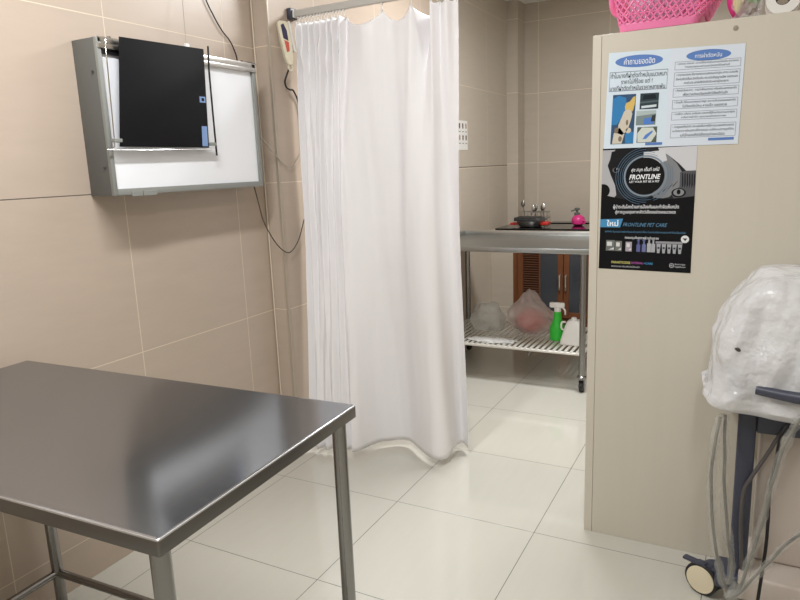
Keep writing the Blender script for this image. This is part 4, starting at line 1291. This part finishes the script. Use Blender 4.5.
# cables and sleeves hanging from the cart
M_incable = noisy(mat('grey brown cable', rgb(84, 82, 76), 0.5), rgb(40, 40, 38), rgb(150, 146, 136), (22, 22, 14), 2)
def sleeve(name, pts, r, label, core=True):
    t = thing(name, label, 'cable', tuple(pts[-1]))
    P = catmull(pts, 10)
    rs = [r * (1.0 + 0.5 * noise.noise(p * 30)) for p in P]
    bm = new()
    add_tube(bm, P, rs, 12)
    for v in bm.verts:
        v.co += Vector((1, 0.3, 0)) * (0.004 * noise.noise(v.co * 60)) + Vector((0, 0, 0.004 * noise.noise(v.co * 45)))
    obj('plastic_sleeve', bm, M_sleeve, t, 30)
    if core:
        bm = new()
        add_tube(bm, [p + Vector((0.004 * noise.noise(p * 12), 0, 0)) for p in P], r * 0.36, 8)
        obj('inner_cable', bm, M_incable, t, True)
    return t
ys = 0.33
sleeve('sleeved_cable', [(1.224, ys + 0.03, 0.655), (1.214, ys, 0.56), (1.213, ys, 0.44), (1.226, ys, 0.30), (1.245, ys, 0.20), (1.266, ys, 0.128), (1.286, ys, 0.118), (1.298, ys, 0.15)], 0.0125,
       'clear sleeved cable hanging nearest the caster and curling under the cart')
sleeve('sleeved_cable', [(1.235, ys + 0.05, 0.655), (1.241, ys + 0.03, 0.55), (1.247, ys + 0.03, 0.43), (1.262, ys + 0.03, 0.30), (1.280, ys + 0.03, 0.19), (1.275, ys + 0.01, 0.135)], 0.0125,
       'clear sleeved cable hanging just in front of the blue-grey cart leg')
sleeve('sleeved_cable', [(1.47, ys + 0.02, 0.72), (1.423, ys, 0.685), (1.400, ys, 0.636), (1.382, ys, 0.563), (1.363, ys, 0.452), (1.354, ys, 0.387), (1.340, ys, 0.303), (1.322, ys, 0.217), (1.302, ys - 0.01, 0.137), (1.275, ys - 0.02, 0.109)], 0.0125,
       'clear sleeved cable sweeping from the push handle down across the pale cart body')
sleeve('sleeved_cable', [(1.27, ys - 0.03, 0.112), (1.306, ys - 0.02, 0.135), (1.335, ys - 0.01, 0.18), (1.378, ys, 0.248), (1.412, ys, 0.305), (1.46, ys, 0.365), (1.52, ys, 0.43)], 0.011,
       'clear sleeved cable rising to the right across the pale cart body')
o = obj('black_cable', tube([(1.43, 0.40, 0.70), (1.385, 0.36, 0.633), (1.374, 0.36, 0.546), (1.365, 0.36, 0.452), (1.366, 0.36, 0.357), (1.366, 0.36, 0.277), (1.361, 0.35, 0.194), (1.354, 0.345, 0.082), (1.35, 0.33, 0.02), (1.37, 0.30, 0.005)], 0.0048, 10, 8), M_black, None, True)
tag(o, 'plain black cable hanging from the cart to the floor', 'cable')
o = obj('grey_cable', tube([(1.40, 0.44, 0.62), (1.379, 0.437, 0.585), (1.352, 0.434, 0.524), (1.319, 0.43, 0.453), (1.300, 0.43, 0.40), (1.298, 0.43, 0.299), (1.304, 0.43, 0.199), (1.31, 0.43, 0.14)], 0.006, 10, 8), mat('grey cable', rgb(88, 84, 84), 0.5), None, True)
tag(o, 'grey cable running from the cross bar down behind the sleeved cables', 'cable')

# ------------------------------------------------------------------ lights
def area(name, loc, sx, sy, power, color=(1, 0.97, 0.92), rot=(0, 0, 0)):
    l = bpy.data.lights.new(name, 'AREA')
    l.shape = 'RECTANGLE'
    l.size, l.size_y = sx, sy
    l.energy = power
    l.color = color
    o = bpy.data.objects.new(name, l)
    COL.objects.link(o)
    o.location = loc
    o.rotation_euler = rot
    return o
area('ceiling_light_near', (0.15, -0.75, ZC - 0.05), 0.12, 1.2, 28, (0.985, 0.995, 1.0))
area('ceiling_light_far', (0.55, 1.95, ZC - 0.05), 1.2, 0.45, 40, (0.985, 0.995, 1.0))
area('ceiling_light_right', (1.5, -1.8, ZC - 0.05), 0.12, 1.2, 13, (0.985, 0.995, 1.0))
w = bpy.data.worlds.new('world')
SC.world = w
w.use_nodes = True
w.node_tree.nodes['Background'].inputs[0].default_value = (0.9, 0.95, 1, 1)
w.node_tree.nodes['Background'].inputs[1].default_value = 0.05

vs_ = SC.view_settings
vs_.view_transform = 'Standard'
vs_.look = 'None'
vs_.gamma = 1
vs_.use_curve_mapping = False
vs_.exposure = 0.66
